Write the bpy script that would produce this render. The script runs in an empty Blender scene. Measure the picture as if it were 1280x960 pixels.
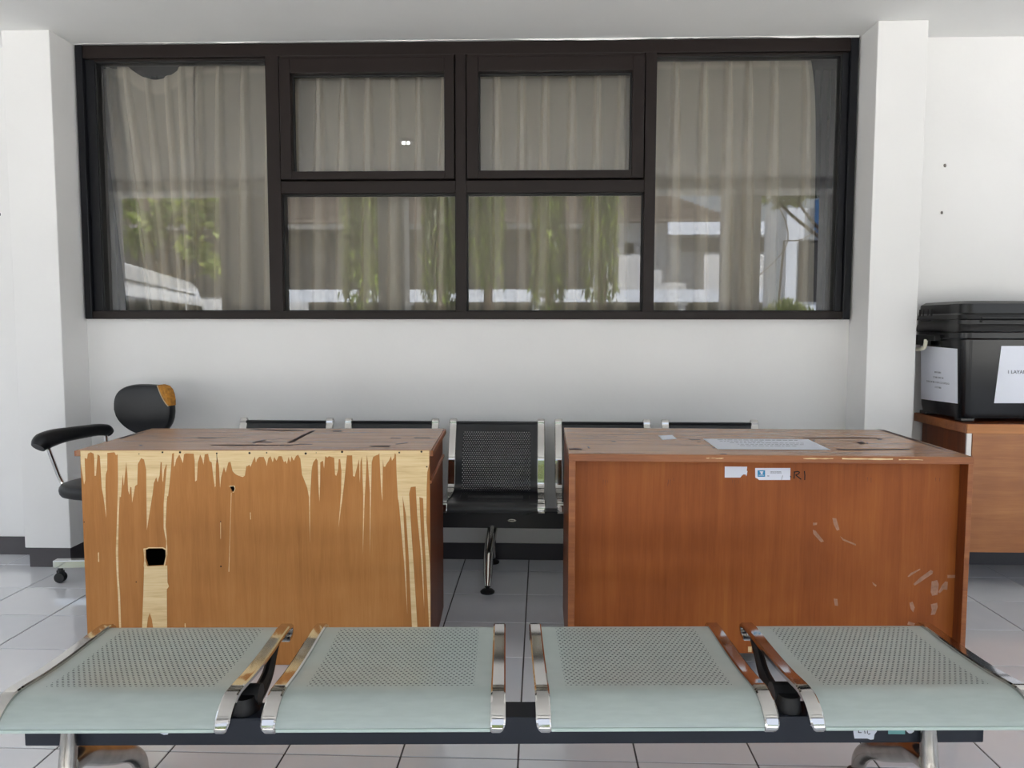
import bpy, bmesh, math, random
from mathutils import Vector, Matrix

random.seed(7)
S = bpy.context.scene
COL = S.collection

# ------------------------------------------------------------------ camera
F_PX, YAW, PITCH, ROLL, CAM_H = 960.3, 0.031, -0.0743, 0.0011, 1.2379
fwd = Vector((-math.sin(YAW) * math.cos(PITCH), math.cos(YAW) * math.cos(PITCH), math.sin(PITCH)))
rgt = Vector((math.cos(YAW), math.sin(YAW), 0))
upv = rgt.cross(fwd)
r2 = rgt * math.cos(ROLL) + upv * math.sin(ROLL)
u2 = -rgt * math.sin(ROLL) + upv * math.cos(ROLL)
cam_data = bpy.data.cameras.new('camera')
cam_data.sensor_width = 36.0
cam_data.lens = F_PX / 1280 * 36.0
cam_data.clip_start = 0.05
cam = bpy.data.objects.new('camera', cam_data)
cam.matrix_world = Matrix(((r2.x, u2.x, -fwd.x, 0), (r2.y, u2.y, -fwd.y, 0), (r2.z, u2.z, -fwd.z, CAM_H), (0, 0, 0, 1)))
COL.objects.link(cam)
S.camera = cam

# ------------------------------------------------------------------ world, sun, exposure
world = bpy.data.worlds.new('world')
S.world = world
world.use_nodes = True
wn = world.node_tree
wn.nodes.clear()
sky = wn.nodes.new('ShaderNodeTexSky')
sky.sky_type = 'NISHITA'
sky.sun_disc = False
sky.sun_elevation = math.radians(58)
sky.sun_rotation = math.radians(25)
sky.dust_density = 3.0
sky.air_density = 1.0
mixw = wn.nodes.new('ShaderNodeMixRGB')
mixw.inputs[0].default_value = 0.45
mixw.inputs[2].default_value = (6.7, 7.0, 7.5, 1)      # thin bright cloud over the blue
bgn = wn.nodes.new('ShaderNodeBackground')
bgn.inputs[1].default_value = 0.15
outw = wn.nodes.new('ShaderNodeOutputWorld')
wn.links.new(sky.outputs[0], mixw.inputs[1])
wn.links.new(mixw.outputs[0], bgn.inputs[0])
wn.links.new(bgn.outputs[0], outw.inputs[0])
sun_d = bpy.data.lights.new('sun', 'SUN')
sun_d.energy = 13.0
sun_d.angle = 0.009
sun_d.color = (1.0, 0.98, 0.95)
sun = bpy.data.objects.new('sun', sun_d)
sun.rotation_euler = Vector((-0.55, -0.52, -1.0)).to_track_quat('-Z', 'Y').to_euler()
sun.location = (2, 6, 12)
COL.objects.link(sun)
S.view_settings.view_transform = 'Standard'
S.view_settings.look = 'None'
S.view_settings.exposure = 0.98
S.view_settings.gamma = 1.0
S.view_settings.use_curve_mapping = False
S.cycles.use_denoising = True
S.cycles.denoising_prefilter = 'ACCURATE'
S.cycles.max_bounces = 10
S.cycles.diffuse_bounces = 6
S.cycles.glossy_bounces = 5
S.cycles.transparent_max_bounces = 24
S.cycles.sample_clamp_indirect = 8.0

# ------------------------------------------------------------------ materials
def lin(c):
    return tuple(((v / 255) / 12.92 if v / 255 <= 0.04045 else ((v / 255 + 0.055) / 1.055) ** 2.4) for v in c) + (1,)

class NT:
    def __init__(s, name):
        s.m = bpy.data.materials.new(name)
        s.m.use_nodes = True
        s.t = s.m.node_tree
        s.b = s.t.nodes['Principled BSDF']
        s.out = s.t.nodes['Material Output']
    def n(s, kind, **kw):
        k = s.t.nodes.new(kind)
        for a, v in kw.items():
            setattr(k, a, v)
        return k
    def l(s, a, b):
        s.t.links.new(a, b)
    def math(s, op, a, b=None, c=None):
        k = s.n('ShaderNodeMath', operation=op)
        for i, v in enumerate((a, b, c)):
            if v is None: continue
            if isinstance(v, (int, float)): k.inputs[i].default_value = v
            else: s.l(v, k.inputs[i])
        return k.outputs[0]
    def ramp(s, fac, stops):
        k = s.n('ShaderNodeValToRGB')
        e = k.color_ramp.elements
        while len(e) < len(stops): e.new(0.5)
        for i, (p, c) in enumerate(stops):
            e[i].position = p
            e[i].color = c
        s.l(fac, k.inputs[0])
        return k.outputs[0]

def plain(name, rgb, rough=0.6, metal=0.0, coat=0.0, var=0.06, scale=6.0, bump=0.0, bscale=60.0, spec=0.5):
    t = NT(name)
    co = t.n('ShaderNodeTexCoord')
    nz = t.n('ShaderNodeTexNoise')
    nz.inputs['Scale'].default_value = scale
    nz.inputs['Detail'].default_value = 5
    t.l(co.outputs['Object'], nz.inputs['Vector'])
    c = lin(rgb)
    lo = tuple(max(0, v * (1 - var)) for v in c[:3]) + (1,)
    hi = tuple(min(1, v * (1 + var)) for v in c[:3]) + (1,)
    t.l(t.ramp(nz.outputs['Fac'], [(0.3, lo), (0.7, hi)]), t.b.inputs['Base Color'])
    t.b.inputs['Roughness'].default_value = rough
    t.b.inputs['Metallic'].default_value = metal
    t.b.inputs['Coat Weight'].default_value = coat
    t.b.inputs['Specular IOR Level'].default_value = spec
    if bump:
        n2 = t.n('ShaderNodeTexNoise')
        n2.inputs['Scale'].default_value = bscale
        n2.inputs['Detail'].default_value = 4
        t.l(co.outputs['Object'], n2.inputs['Vector'])
        bp = t.n('ShaderNodeBump')
        bp.inputs['Strength'].default_value = bump
        bp.inputs['Distance'].default_value = 0.01
        t.l(n2.outputs['Fac'], bp.inputs['Height'])
        t.l(bp.outputs['Normal'], t.b.inputs['Normal'])
    return t.m

def wood(name, dark, mid, light, axis='Z', rough=0.35, scale=1.0, coat=0.0, blotch=0.5, fine=1.0):
    t = NT(name)
    co = t.n('ShaderNodeTexCoord')
    mp = t.n('ShaderNodeMapping')
    s = {'X': (1.2, 22, 22), 'Y': (22, 1.2, 22), 'Z': (22, 22, 1.2)}[axis]
    mp.inputs['Scale'].default_value = tuple(v * scale for v in s)
    t.l(co.outputs['Object'], mp.inputs['Vector'])
    n1 = t.n('ShaderNodeTexNoise')
    n1.inputs['Scale'].default_value = 1.0
    n1.inputs['Detail'].default_value = 8
    n1.inputs['Roughness'].default_value = 0.6
    n1.inputs['Distortion'].default_value = 0.6
    t.l(mp.outputs[0], n1.inputs['Vector'])
    n2 = t.n('ShaderNodeTexNoise')
    n2.inputs['Scale'].default_value = 3.2
    n2.inputs['Detail'].default_value = 3
    t.l(co.outputs['Object'], n2.inputs['Vector'])
    mp3 = t.n('ShaderNodeMapping')
    mp3.inputs['Scale'].default_value = tuple(v * scale * 7 for v in s)
    t.l(co.outputs['Object'], mp3.inputs['Vector'])
    n3 = t.n('ShaderNodeTexNoise')
    n3.inputs['Scale'].default_value = 1.0
    n3.inputs['Detail'].default_value = 3
    t.l(mp3.outputs[0], n3.inputs['Vector'])
    f = t.math('MULTIPLY', n1.outputs['Fac'], 1 - blotch * 0.5)
    f = t.math('MULTIPLY_ADD', n2.outputs['Fac'], blotch * 0.5, f)
    f3 = t.math('SUBTRACT', n3.outputs['Fac'], 0.5)
    f = t.math('MULTIPLY_ADD', f3, 0.35 * fine, f)
    t.l(t.ramp(f, [(0.28, lin(dark)), (0.5, lin(mid)), (0.72, lin(light))]), t.b.inputs['Base Color'])
    t.b.inputs['Roughness'].default_value = rough
    t.b.inputs['Coat Weight'].default_value = coat
    t.b.inputs['Coat Roughness'].default_value = 0.15
    t.b.inputs['Specular IOR Level'].default_value = 0.3 if axis == 'Z' else 0.5
    bp = t.n('ShaderNodeBump')
    bp.inputs['Strength'].default_value = 0.12
    bp.inputs['Distance'].default_value = 0.003
    t.l(n3.outputs['Fac'], bp.inputs['Height'])
    t.l(bp.outputs['Normal'], t.b.inputs['Normal'])
    return t.m

def perforated(name, rgb, rough, pitch, hole, u0, u1, v0, v1, coat=0.0, slot=1.0):
    """painted sheet metal with a field of small round holes (UV in metres)"""
    t = NT(name)
    uv = t.n('ShaderNodeUVMap')
    sx = t.n('ShaderNodeSeparateXYZ')
    t.l(uv.outputs[0], sx.inputs[0])
    u, v = sx.outputs[0], sx.outputs[1]
    py = t.math('DIVIDE', v, pitch * 0.866)
    row = t.math('FLOOR', py)
    off = t.math('MULTIPLY', t.math('MODULO', row, 2.0), 0.5)
    px = t.math('ADD', t.math('DIVIDE', u, pitch), off)
    fx = t.math('SUBTRACT', t.math('FRACT', px), 0.5)
    fy = t.math('MULTIPLY', t.math('SUBTRACT', t.math('FRACT', py), 0.5), 0.866)
    d = t.math('SQRT', t.math('ADD', t.math('MULTIPLY', fx, fx), t.math('MULTIPLY', fy, fy)))
    inside = t.math('LESS_THAN', d, hole / pitch / 2)
    for s_, op, lim in ((u, 'GREATER_THAN', u0), (u, 'LESS_THAN', u1), (v, 'GREATER_THAN', v0), (v, 'LESS_THAN', v1)):
        inside = t.math('MULTIPLY', inside, t.math(op, s_, lim))
    c = lin(rgb)
    nz = t.n('ShaderNodeTexNoise')
    nz.inputs['Scale'].default_value = 9
    nz.inputs['Detail'].default_value = 6
    lo = tuple(v_ * 0.93 for v_ in c[:3]) + (1,)
    t.l(t.ramp(nz.outputs['Fac'], [(0.35, lo), (0.65, c)]), t.b.inputs['Base Color'])
    t.b.inputs['Roughness'].default_value = rough
    t.b.inputs['Coat Weight'].default_value = coat
    t.b.inputs['Coat Roughness'].default_value = 0.12
    t.l(t.math('SUBTRACT', 1.0, inside), t.b.inputs['Alpha'])
    return t.m

def glass_mat(name, ior=1.98, tint=(0.93, 0.94, 0.93)):
    t = NT(name)
    t.t.nodes.remove(t.b)
    fr = t.n('ShaderNodeFresnel')
    fr.inputs['IOR'].default_value = ior
    tr = t.n('ShaderNodeBsdfTransparent')
    tr.inputs[0].default_value = tint + (1,)
    gl = t.n('ShaderNodeBsdfGlossy')
    gl.inputs['Roughness'].default_value = 0.0
    gl.inputs['Color'].default_value = (1, 1, 1, 1)
    # very slight waviness of float glass
    co = t.n('ShaderNodeTexCoord')
    nz = t.n('ShaderNodeTexNoise')
    nz.inputs['Scale'].default_value = 1.6
    t.l(co.outputs['Object'], nz.inputs['Vector'])
    bp = t.n('ShaderNodeBump')
    bp.inputs['Strength'].default_value = 0.03
    bp.inputs['Distance'].default_value = 0.004
    t.l(nz.outputs['Fac'], bp.inputs['Height'])
    t.l(bp.outputs[0], gl.inputs['Normal'])
    mx = t.n('ShaderNodeMixShader')
    t.l(fr.outputs[0], mx.inputs[0])
    t.l(tr.outputs[0], mx.inputs[1])
    t.l(gl.outputs[0], mx.inputs[2])
    t.l(mx.outputs[0], t.out.inputs[0])
    return t.m

def tile_mat():
    t = NT('glazed_floor_tile')
    oi = t.n('ShaderNodeObjectInfo')
    co = t.n('ShaderNodeTexCoord')
    nz = t.n('ShaderNodeTexNoise')
    nz.inputs['Scale'].default_value = 5
    nz.inputs['Detail'].default_value = 6
    t.l(co.outputs['Object'], nz.inputs['Vector'])
    f = t.math('MULTIPLY_ADD', oi.outputs['Random'], 0.35, t.math('MULTIPLY', nz.outputs['Fac'], 0.65))
    t.l(t.ramp(f, [(0.2, lin((216, 219, 226))), (0.8, lin((232, 233, 236)))]), t.b.inputs['Base Color'])
    t.b.inputs['Roughness'].default_value = 0.12
    t.b.inputs['Specular IOR Level'].default_value = 0.9
    t.b.inputs['Coat Weight'].default_value = 0.5
    t.b.inputs['Coat Roughness'].default_value = 0.05
    n2 = t.n('ShaderNodeTexNoise')
    n2.inputs['Scale'].default_value = 3
    t.l(co.outputs['Object'], n2.inputs['Vector'])
    bp = t.n('ShaderNodeBump')
    bp.inputs['Strength'].default_value = 0.05
    bp.inputs['Distance'].default_value = 0.01
    t.l(n2.outputs['Fac'], bp.inputs['Height'])
    t.l(bp.outputs[0], t.b.inputs['Normal'])
    return t.m

def leaf_mat(name, a, b):
    t = NT(name)
    geo = t.n('ShaderNodeNewGeometry')
    t.l(t.ramp(geo.outputs['Random Per Island'], [(0.0, lin(a)), (0.62, tuple(.75 * p + .25 * q for p, q in zip(lin(a), lin(b)))), (1.0, lin(b))]), t.b.inputs['Base Color'])
    t.b.inputs['Roughness'].default_value = 0.5
    t.b.inputs['Transmission Weight'].default_value = 0.0
    t.b.inputs['Subsurface Weight'].default_value = 0.0
    tl = t.n('ShaderNodeBsdfTranslucent')
    t.l(t.ramp(geo.outputs['Random Per Island'], [(0.0, lin(a)), (0.62, tuple(.75 * p + .25 * q for p, q in zip(lin(a), lin(b)))), (1.0, lin(b))]), tl.inputs[0])
    mx = t.n('ShaderNodeMixShader')
    mx.inputs[0].default_value = 0.4
    t.l(t.b.outputs[0], mx.inputs[1])
    t.l(tl.outputs[0], mx.inputs[2])
    t.l(mx.outputs[0], t.out.inputs[0])
    return t.m

def cloth_mat(name, rgb):
    """semi-sheer cloth: the more obliquely the thread is seen the less shows through"""
    t = NT(name)
    lw = t.n('ShaderNodeLayerWeight')
    lw.inputs['Blend'].default_value = 0.5
    co = t.n('ShaderNodeTexCoord')
    nz = t.n('ShaderNodeTexNoise')
    nz.inputs['Scale'].default_value = 5
    t.l(co.outputs['Object'], nz.inputs['Vector'])
    c = lin(rgb)
    t.l(t.ramp(nz.outputs['Fac'], [(0.3, tuple(v * .96 for v in c[:3]) + (1,)), (0.7, c)]), t.b.inputs['Base Color'])
    t.b.inputs['Roughness'].default_value = 0.9
    t.b.inputs['Specular IOR Level'].default_value = 0.1
    at_ = t.n('ShaderNodeAttribute')
    at_.attribute_name = 'fold'                      # folded-over cloth lies in several layers
    a = t.math('MULTIPLY_ADD', lw.outputs['Facing'], 0.5, 0.50)
    a = t.math('MULTIPLY_ADD', at_.outputs['Fac'], 0.42, a)
    a.node.use_clamp = True
    t.l(a, t.b.inputs['Alpha'])
    return t.m

def emit(name, rgb, s):
    t = NT(name)
    t.b.inputs['Emission Color'].default_value = rgb + (1,)
    t.b.inputs['Emission Strength'].default_value = s
    return t.m

def wall_paint(name, rgb):
    """white emulsion with faint roller texture and light grey scuffing"""
    t = NT(name)
    co = t.n('ShaderNodeTexCoord')
    nz = t.n('ShaderNodeTexNoise')
    nz.inputs['Scale'].default_value = 1.3
    nz.inputs['Detail'].default_value = 7
    t.l(co.outputs['Object'], nz.inputs['Vector'])
    c = lin(rgb)
    t.l(t.ramp(nz.outputs['Fac'], [(0.3, tuple(v * 0.94 for v in c[:3]) + (1,)), (0.62, c)]), t.b.inputs['Base Color'])
    t.b.inputs['Roughness'].default_value = 0.7
    t.b.inputs['Specular IOR Level'].default_value = 0.3
    n2 = t.n('ShaderNodeTexNoise')
    n2.inputs['Scale'].default_value = 14
    n2.inputs['Detail'].default_value = 8
    t.l(co.outputs['Object'], n2.inputs['Vector'])
    bp = t.n('ShaderNodeBump')
    bp.inputs['Strength'].default_value = 0.12
    bp.inputs['Distance'].default_value = 0.01
    t.l(n2.outputs['Fac'], bp.inputs['Height'])
    t.l(bp.outputs[0], t.b.inputs['Normal'])
    return t.m

M = {}
M['wall'] = wall_paint('white_wall_paint', (232, 231, 230))
M['ceiling'] = wall_paint('white_ceiling_paint', (240, 240, 238))
M['skirting'] = plain('dark_grey_skirting_tile', (58, 54, 58), 0.35)
M['tile'] = tile_mat()
M['grout'] = plain('dark_grout', (66, 62, 62), 0.9)
M['frame'] = plain('brown_aluminium', (31, 23, 21), 0.42, 0.0, var=0.04, spec=0.25)
M['jamb'] = plain('shaded_frame_aluminium', (18, 19, 24), 0.4, spec=0.3)  # frame metal darkened; shade on the jambs is put into the colour
M['gasket'] = plain('black_gasket', (18, 18, 19), 0.6)
M['glass'] = glass_mat('window_glass')
M['curtain'] = cloth_mat('beige_curtain_cloth', (222, 213, 198))
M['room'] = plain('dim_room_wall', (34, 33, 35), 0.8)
M['chrome'] = plain('chrome', (205, 203, 200), 0.07, 1.0, var=0.02)
M['alu'] = plain('polished_cast_aluminium', (170, 166, 160), 0.22, 1.0, var=0.2, scale=25)
M['black_steel'] = plain('black_painted_steel', (17, 19, 24), 0.4, var=0.1)
M['blue_black'] = plain('blue_black_painted_steel', (26, 32, 44), 0.45, var=0.1)
M['black_plastic'] = plain('black_plastic', (22, 22, 23), 0.5)
M['vinyl'] = plain('black_vinyl', (14, 15, 18), 0.36, bump=0.1, bscale=220, spec=0.35)
M['seat_grey'] = perforated('pale_green_grey_perforated_steel', (170, 180, 174), 0.3, 0.0125, 0.0052, -0.187, 0.187, 0.035, 0.385, coat=0.25)
M['seat_black'] = perforated('black_perforated_steel', (20, 22, 27), 0.34, 0.0115, 0.0066, -0.170, 0.170, 0.05, 0.60, coat=0.2)
M['veneer_left'] = wood('orange_brown_veneer', (156, 101, 48), (177, 119, 62), (191, 134, 76), 'Z', 0.55, 1.6, blotch=1.0, fine=0.5)
M['bare'] = wood('bare_plywood', (204, 170, 116), (228, 200, 150), (238, 214, 170), 'X', 0.7, 1.6, fine=1.2)
M['top_left'] = wood('worn_brown_desktop', (142, 100, 74), (164, 120, 90), (180, 136, 104), 'X', 0.25, blotch=0.6)
M['top_right'] = wood('worn_brown_desktop_right', (142, 98, 66), (162, 116, 82), (178, 132, 96), 'X', 0.25, blotch=0.6)
M['side_red'] = wood('red_brown_side_wood', (88, 42, 20), (112, 56, 26), (130, 70, 34), 'Z', 0.38)
M['veneer_right'] = wood('red_brown_veneer', (126, 62, 20), (150, 80, 30), (168, 98, 42), 'Z', 0.5, blotch=1.0, fine=0.5)
M['edge_right'] = wood('brown_edge_wood', (120, 66, 32), (148, 86, 44), (166, 104, 58), 'X', 0.4)
M['veneer_gold'] = wood('golden_brown_veneer', (136, 80, 36), (164, 102, 52), (184, 124, 68), 'X', 0.34, blotch=1.0, fine=0.6)
M['edge_gold'] = wood('golden_edge_wood', (160, 98, 46), (184, 118, 60), (200, 134, 74), 'X', 0.4)
M['crack'] = plain('dark_crack', (58, 36, 28), 0.8)
M['void'] = plain('dark_inside_wood', (30, 20, 14), 0.9)  # near black, standing in for the shade inside the desks
M['residue'] = plain('tape_residue', (166, 122, 98), 0.7, var=0.2, scale=70)
M['paper'] = plain('white_paper', (225, 228, 238), 0.6, var=0.02)
M['ink'] = plain('grey_print', (92, 94, 104), 0.7)
M['ink_dark'] = plain('black_marker', (24, 12, 8), 0.8)
M['blue'] = plain('blue_print', (32, 140, 190), 0.5)
M['teal'] = plain('teal_print', (120, 178, 176), 0.5)
M['foam'] = plain('old_yellow_foam', (176, 120, 44), 0.9, var=0.35, scale=60, bump=0.5, bscale=120)
M['torn'] = plain('torn_vinyl_edge', (190, 170, 140), 0.8)
M['bin'] = plain('black_bin_plastic', (9, 11, 14), 0.25, coat=0.05, var=0.1, spec=0.4)
M['lid'] = plain('dark_lid_plastic', (18, 17, 17), 0.28, coat=0.08, var=0.08, spec=0.4)
M['bail'] = plain('cream_plastic', (222, 220, 200), 0.5)
M['concrete'] = plain('pale_paving', (204, 203, 198), 0.85, var=0.15, scale=1.5)
M['white_ext'] = plain('white_render', (206, 214, 228), 0.8, var=0.03)
M['dark_ext'] = plain('dark_opening', (46, 46, 50), 0.6)
M['house_wall'] = plain('pale_house_wall', (196, 198, 202), 0.85)
M['roof_tile'] = plain('weathered_roof_tile', (116, 106, 102), 0.85, var=0.35, scale=14, bump=0.6, bscale=12)
M['red_tank'] = plain('orange_red_tank', (206, 90, 60), 0.6)
M['bark'] = plain('grey_bark', (78, 66, 56), 0.9, var=0.3, scale=15)
M['leaf_dark'] = leaf_mat('mast_tree_leaves', (44, 64, 26), (158, 176, 84))
M['leaf_light'] = leaf_mat('bright_leaves', (74, 96, 40), (186, 200, 104))
M['van'] = plain('white_van_paint', (236, 238, 240), 0.25, coat=0.5, var=0.01)
M['van_glass'] = plain('van_dark_glass', (20, 24, 28), 0.08)
M['van_line'] = plain('van_grey_trim', (92, 96, 100), 0.4)
M['red'] = plain('red_lens', (200, 30, 34), 0.3)
M['rubber'] = plain('black_rubber', (24, 24, 25), 0.7)
M['wire'] = plain('dark_branch', (92, 84, 76), 0.8)
M['blue_sheet'] = plain('blue_sheet', (44, 84, 130), 0.6)
M['lamp'] = emit('lamp_glow', (1.0, 0.97, 0.9), 40.0)

# ------------------------------------------------------------------ helpers
def link(name, bm, mat, parent=None, smooth=False, kind=None, label=None):
    me = bpy.data.meshes.new(name)
    bmesh.ops.recalc_face_normals(bm, faces=bm.faces)
    bm.to_mesh(me)
    bm.free()
    me.materials.append(mat)
    if smooth:
        for p in me.polygons: p.use_smooth = True
        try: me.set_sharp_from_angle(angle=math.radians(33))
        except Exception: pass
    o = bpy.data.objects.new(name, me)
    COL.objects.link(o)
    if parent: o.parent = parent
    if kind: o['kind'] = kind
    if label: o['label'] = label
    return o

def tag(o, label, cat, group=None):
    o['label'] = label
    o['category'] = cat
    if group: o['group'] = group
    return o

def thing(name, label=None, cat=None, loc=(0, 0, 0), rot=0.0, group=None, kind=None):
    o = bpy.data.objects.new(name, None)
    o.empty_display_size = 0.1
    COL.objects.link(o)
    o.location = loc
    o.rotation_euler = (0, 0, rot)
    if label: o['label'] = label
    if cat: o['category'] = cat
    if group: o['group'] = group
    if kind: o['kind'] = kind
    return o

def copy_tree(o, parent=None):
    c = o.copy()
    COL.objects.link(c)
    c.parent = parent
    for ch in list(o.children):
        copy_tree(ch, c)
    return c

def NB(): return bmesh.new()

def box(bm, x0, x1, y0, y1, z0, z1, bev=0.0, seg=2, mat=None):
    r = bmesh.ops.create_cube(bm, size=1.0)
    vs = r['verts']
    for v in vs:
        v.co = Vector((x0 + (v.co.x + .5) * (x1 - x0), y0 + (v.co.y + .5) * (y1 - y0), z0 + (v.co.z + .5) * (z1 - z0)))
    if bev > 0:
        es = list({e for v in vs for e in v.link_edges})
        rr = bmesh.ops.bevel(bm, geom=es, offset=bev, segments=seg, profile=0.5, affect='EDGES')
        vs = list({v for f in rr['faces'] for v in f.verts} | {v for v in vs if v.is_valid})
    if mat is not None:
        for v in vs: v.co = mat @ v.co
    return bm

def smooth_path(pts, n=6):
    pts = [Vector(p) for p in pts]
    if len(pts) < 3: return pts
    out = []
    P = [pts[0] * 2 - pts[1]] + pts + [pts[-1] * 2 - pts[-2]]
    for i in range(1, len(P) - 2):
        a, b, c, d = P[i - 1], P[i], P[i + 1], P[i + 2]
        for k in range(n):
            t = k / n
            out.append(0.5 * ((2 * b) + (c - a) * t + (2 * a - 5 * b + 4 * c - d) * t * t + (3 * b - a - 3 * c + d) * t ** 3))
    out.append(pts[-1])
    return out

def tube(bm, pts, r, seg=10, smooth=0, flat=None):
    """round (or elliptical: flat=(a,b) multipliers) tube along pts; r a number or a list"""
    if smooth:
        rs = r if isinstance(r, (list, tuple)) else None
        n0 = len(pts)
        pts = smooth_path(pts, smooth)
        if rs:
            m = len(pts)
            rr = []
            for i in range(m):
                t = i / (m - 1) * (n0 - 1)
                k = min(int(t), n0 - 2)
                rr.append(rs[k] + (rs[k + 1] - rs[k]) * (t - k))
            r = rr
    pts = [Vector(p) for p in pts]
    if not isinstance(r, (list, tuple)): r = [r] * len(pts)
    rings = []
    prev = None
    for i, p in enumerate(pts):
        d = (pts[min(i + 1, len(pts) - 1)] - pts[max(i - 1, 0)]).normalized()
        if prev is None:
            ref = Vector((0, 0, 1)) if abs(d.z) < 0.9 else Vector((1, 0, 0))
            a = d.cross(ref).normalized()
        else:
            a = (prev - d * prev.dot(d)).normalized()
        prev = a
        b = d.cross(a)
        fa, fb = flat if flat else (1, 1)
        rings.append([bm.verts.new(p + (a * math.cos(2 * math.pi * k / seg) * fa + b * math.sin(2 * math.pi * k / seg) * fb) * r[i]) for k in range(seg)])
    for i in range(len(rings) - 1):
        for k in range(seg):
            bm.faces.new((rings[i][k], rings[i][(k + 1) % seg], rings[i + 1][(k + 1) % seg], rings[i + 1][k]))
    bm.faces.new(rings[0][::-1])
    bm.faces.new(rings[-1])
    return bm

def lathe(bm, prof, cx=0, cy=0, cz=0, seg=20):
    rings = []
    for r, z in prof:
        rings.append([bm.verts.new((cx + r * math.cos(2 * math.pi * k / seg), cy + r * math.sin(2 * math.pi * k / seg), cz + z)) for k in range(seg)])
    for i in range(len(rings) - 1):
        for k in range(seg):
            bm.faces.new((rings[i][k], rings[i][(k + 1) % seg], rings[i + 1][(k + 1) % seg], rings[i + 1][k]))
    bm.faces.new(rings[0][::-1])
    bm.faces.new(rings[-1])
    return bm

def poly_sheet(bm, outline, holes, to3, thick):
    """flat polygon (with holes) given in 2D, mapped by to3(a, b, d), d = 0 front, thick = back"""
    loops = [outline] + list(holes)
    edges = []
    allv = []
    for lp in loops:
        vs = [bm.verts.new((a, b, 0)) for a, b in lp]
        allv += vs
        edges += [bm.edges.new((vs[i], vs[(i + 1) % len(vs)])) for i in range(len(vs))]
    r = bmesh.ops.triangle_fill(bm, use_beauty=True, use_dissolve=False, edges=edges, normal=(0, 0, 1))
    faces = [f for f in r['geom'] if isinstance(f, bmesh.types.BMFace)]
    ext = bmesh.ops.extrude_face_region(bm, geom=faces)
    top = [v for v in ext['geom'] if isinstance(v, bmesh.types.BMVert)]
    tops = set(top)
    for v in allv: v.co = Vector(to3(v.co.x, v.co.y, thick))
    for v in top: v.co = Vector(to3(v.co.x, v.co.y, 0))
    return bm

def sweep(bm, prof, x0, x1, thick, rail=False, sub=5, uvs=True):
    """sheet swept from x0 to x1 along a (y,z) profile; x0/x1 may be functions of t in 0..1"""
    P = smooth_path([Vector((0, y, z)) for y, z in prof], sub)
    n = len(P)
    L = [0.0]
    for i in range(1, n): L.append(L[-1] + (P[i] - P[i - 1]).length)
    uvl = bm.loops.layers.uv.verify()
    nx = 3 if rail else 2
    rows = []
    for i in range(n):
        d = (P[min(i + 1, n - 1)] - P[max(i - 1, 0)]).normalized()
        nrm = Vector((0, d.z, -d.y))
        t = i / (n - 1)
        a = x0(t) if callable(x0) else x0
        b = x1(t) if callable(x1) else x1
        th = thick
        row = []
        if rail:
            e = min(0.0035, (b - a) * 0.3)
            sec = [(a, -th * .5), (a, th * .25), (a + e, th * .5), (b - e, th * .5), (b, th * .25), (b, -th * .5)]
        else:
            sec = [(a, -th * .5), (a, th * .5), (b, th * .5), (b, -th * .5)]
        for sx, sn in sec:
            row.append(bm.verts.new(Vector((sx, P[i].y, P[i].z)) + nrm * sn))
        rows.append(row)
    m = len(rows[0])
    for i in range(n - 1):
        for k in range(m):
            f = bm.faces.new((rows[i][k], rows[i][(k + 1) % m], rows[i + 1][(k + 1) % m], rows[i + 1][k]))
            for lp in f.loops:
                v = lp.vert
                ii = i if v in rows[i] else i + 1
                lp[uvl].uv = (v.co.x, L[ii])
    bm.faces.new(rows[0][::-1])
    bm.faces.new(rows[-1])
    return bm

SWEEP_UNDER = 3

def cushion(bm, outline, thick, place, rings=5, round_=0.35, bulge=0.0):
    """padded shape: closed 2D outline, rounded over to both faces; place(a, b, d) maps to 3D"""
    n = len(outline)
    ca = sum(p[0] for p in outline) / n
    cb = sum(p[1] for p in outline) / n
    def ring(s, d):
        return [bm.verts.new(place(ca + (a - ca) * s, cb + (b - cb) * s, d)) for a, b in outline]
    st = []
    for k in range(rings + 1):
        ang = math.pi * k / rings
        st.append((1 - round_ * 0.3 * (1 - math.sin(ang)), -math.cos(ang) * thick / 2))
    lower = [(0.3, -thick / 2 - bulge), (0.62, -thick / 2 - bulge * .7), (0.8, -thick / 2 - bulge * .25)]
    upper = [(0.8, thick / 2 + bulge * .25), (0.62, thick / 2 + bulge * .7), (0.3, thick / 2 + bulge)]
    R = [ring(s, d) for s, d in lower + st + upper]
    for i in range(len(R) - 1):
        for k in range(n):
            bm.faces.new((R[i][k], R[i][(k + 1) % n], R[i + 1][(k + 1) % n], R[i + 1][k]))
    bm.faces.new(R[0][::-1])
    bm.faces.new(R[-1])
    return bm

def text_mesh(name, body, size, mat, parent, loc, rot, label=None, extr=0.0004, bold=False):
    cu = bpy.data.curves.new(name, 'FONT')
    cu.body = body
    cu.size = size
    cu.extrude = extr
    cu.align_x = 'CENTER'
    cu.align_y = 'CENTER'
    if bold: cu.offset = size * 0.02
    tmp = bpy.data.objects.new(name + '_tmp', cu)
    COL.objects.link(tmp)
    dg = bpy.context.evaluated_depsgraph_get()
    me = bpy.data.meshes.new_from_object(tmp.evaluated_get(dg))
    bpy.data.objects.remove(tmp)
    me.materials.clear()
    me.materials.append(mat)
    o = bpy.data.objects.new(name, me)
    COL.objects.link(o)
    o.parent = parent
    o.location = loc
    o.rotation_euler = rot
    if label: o['label'] = label
    return o

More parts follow.
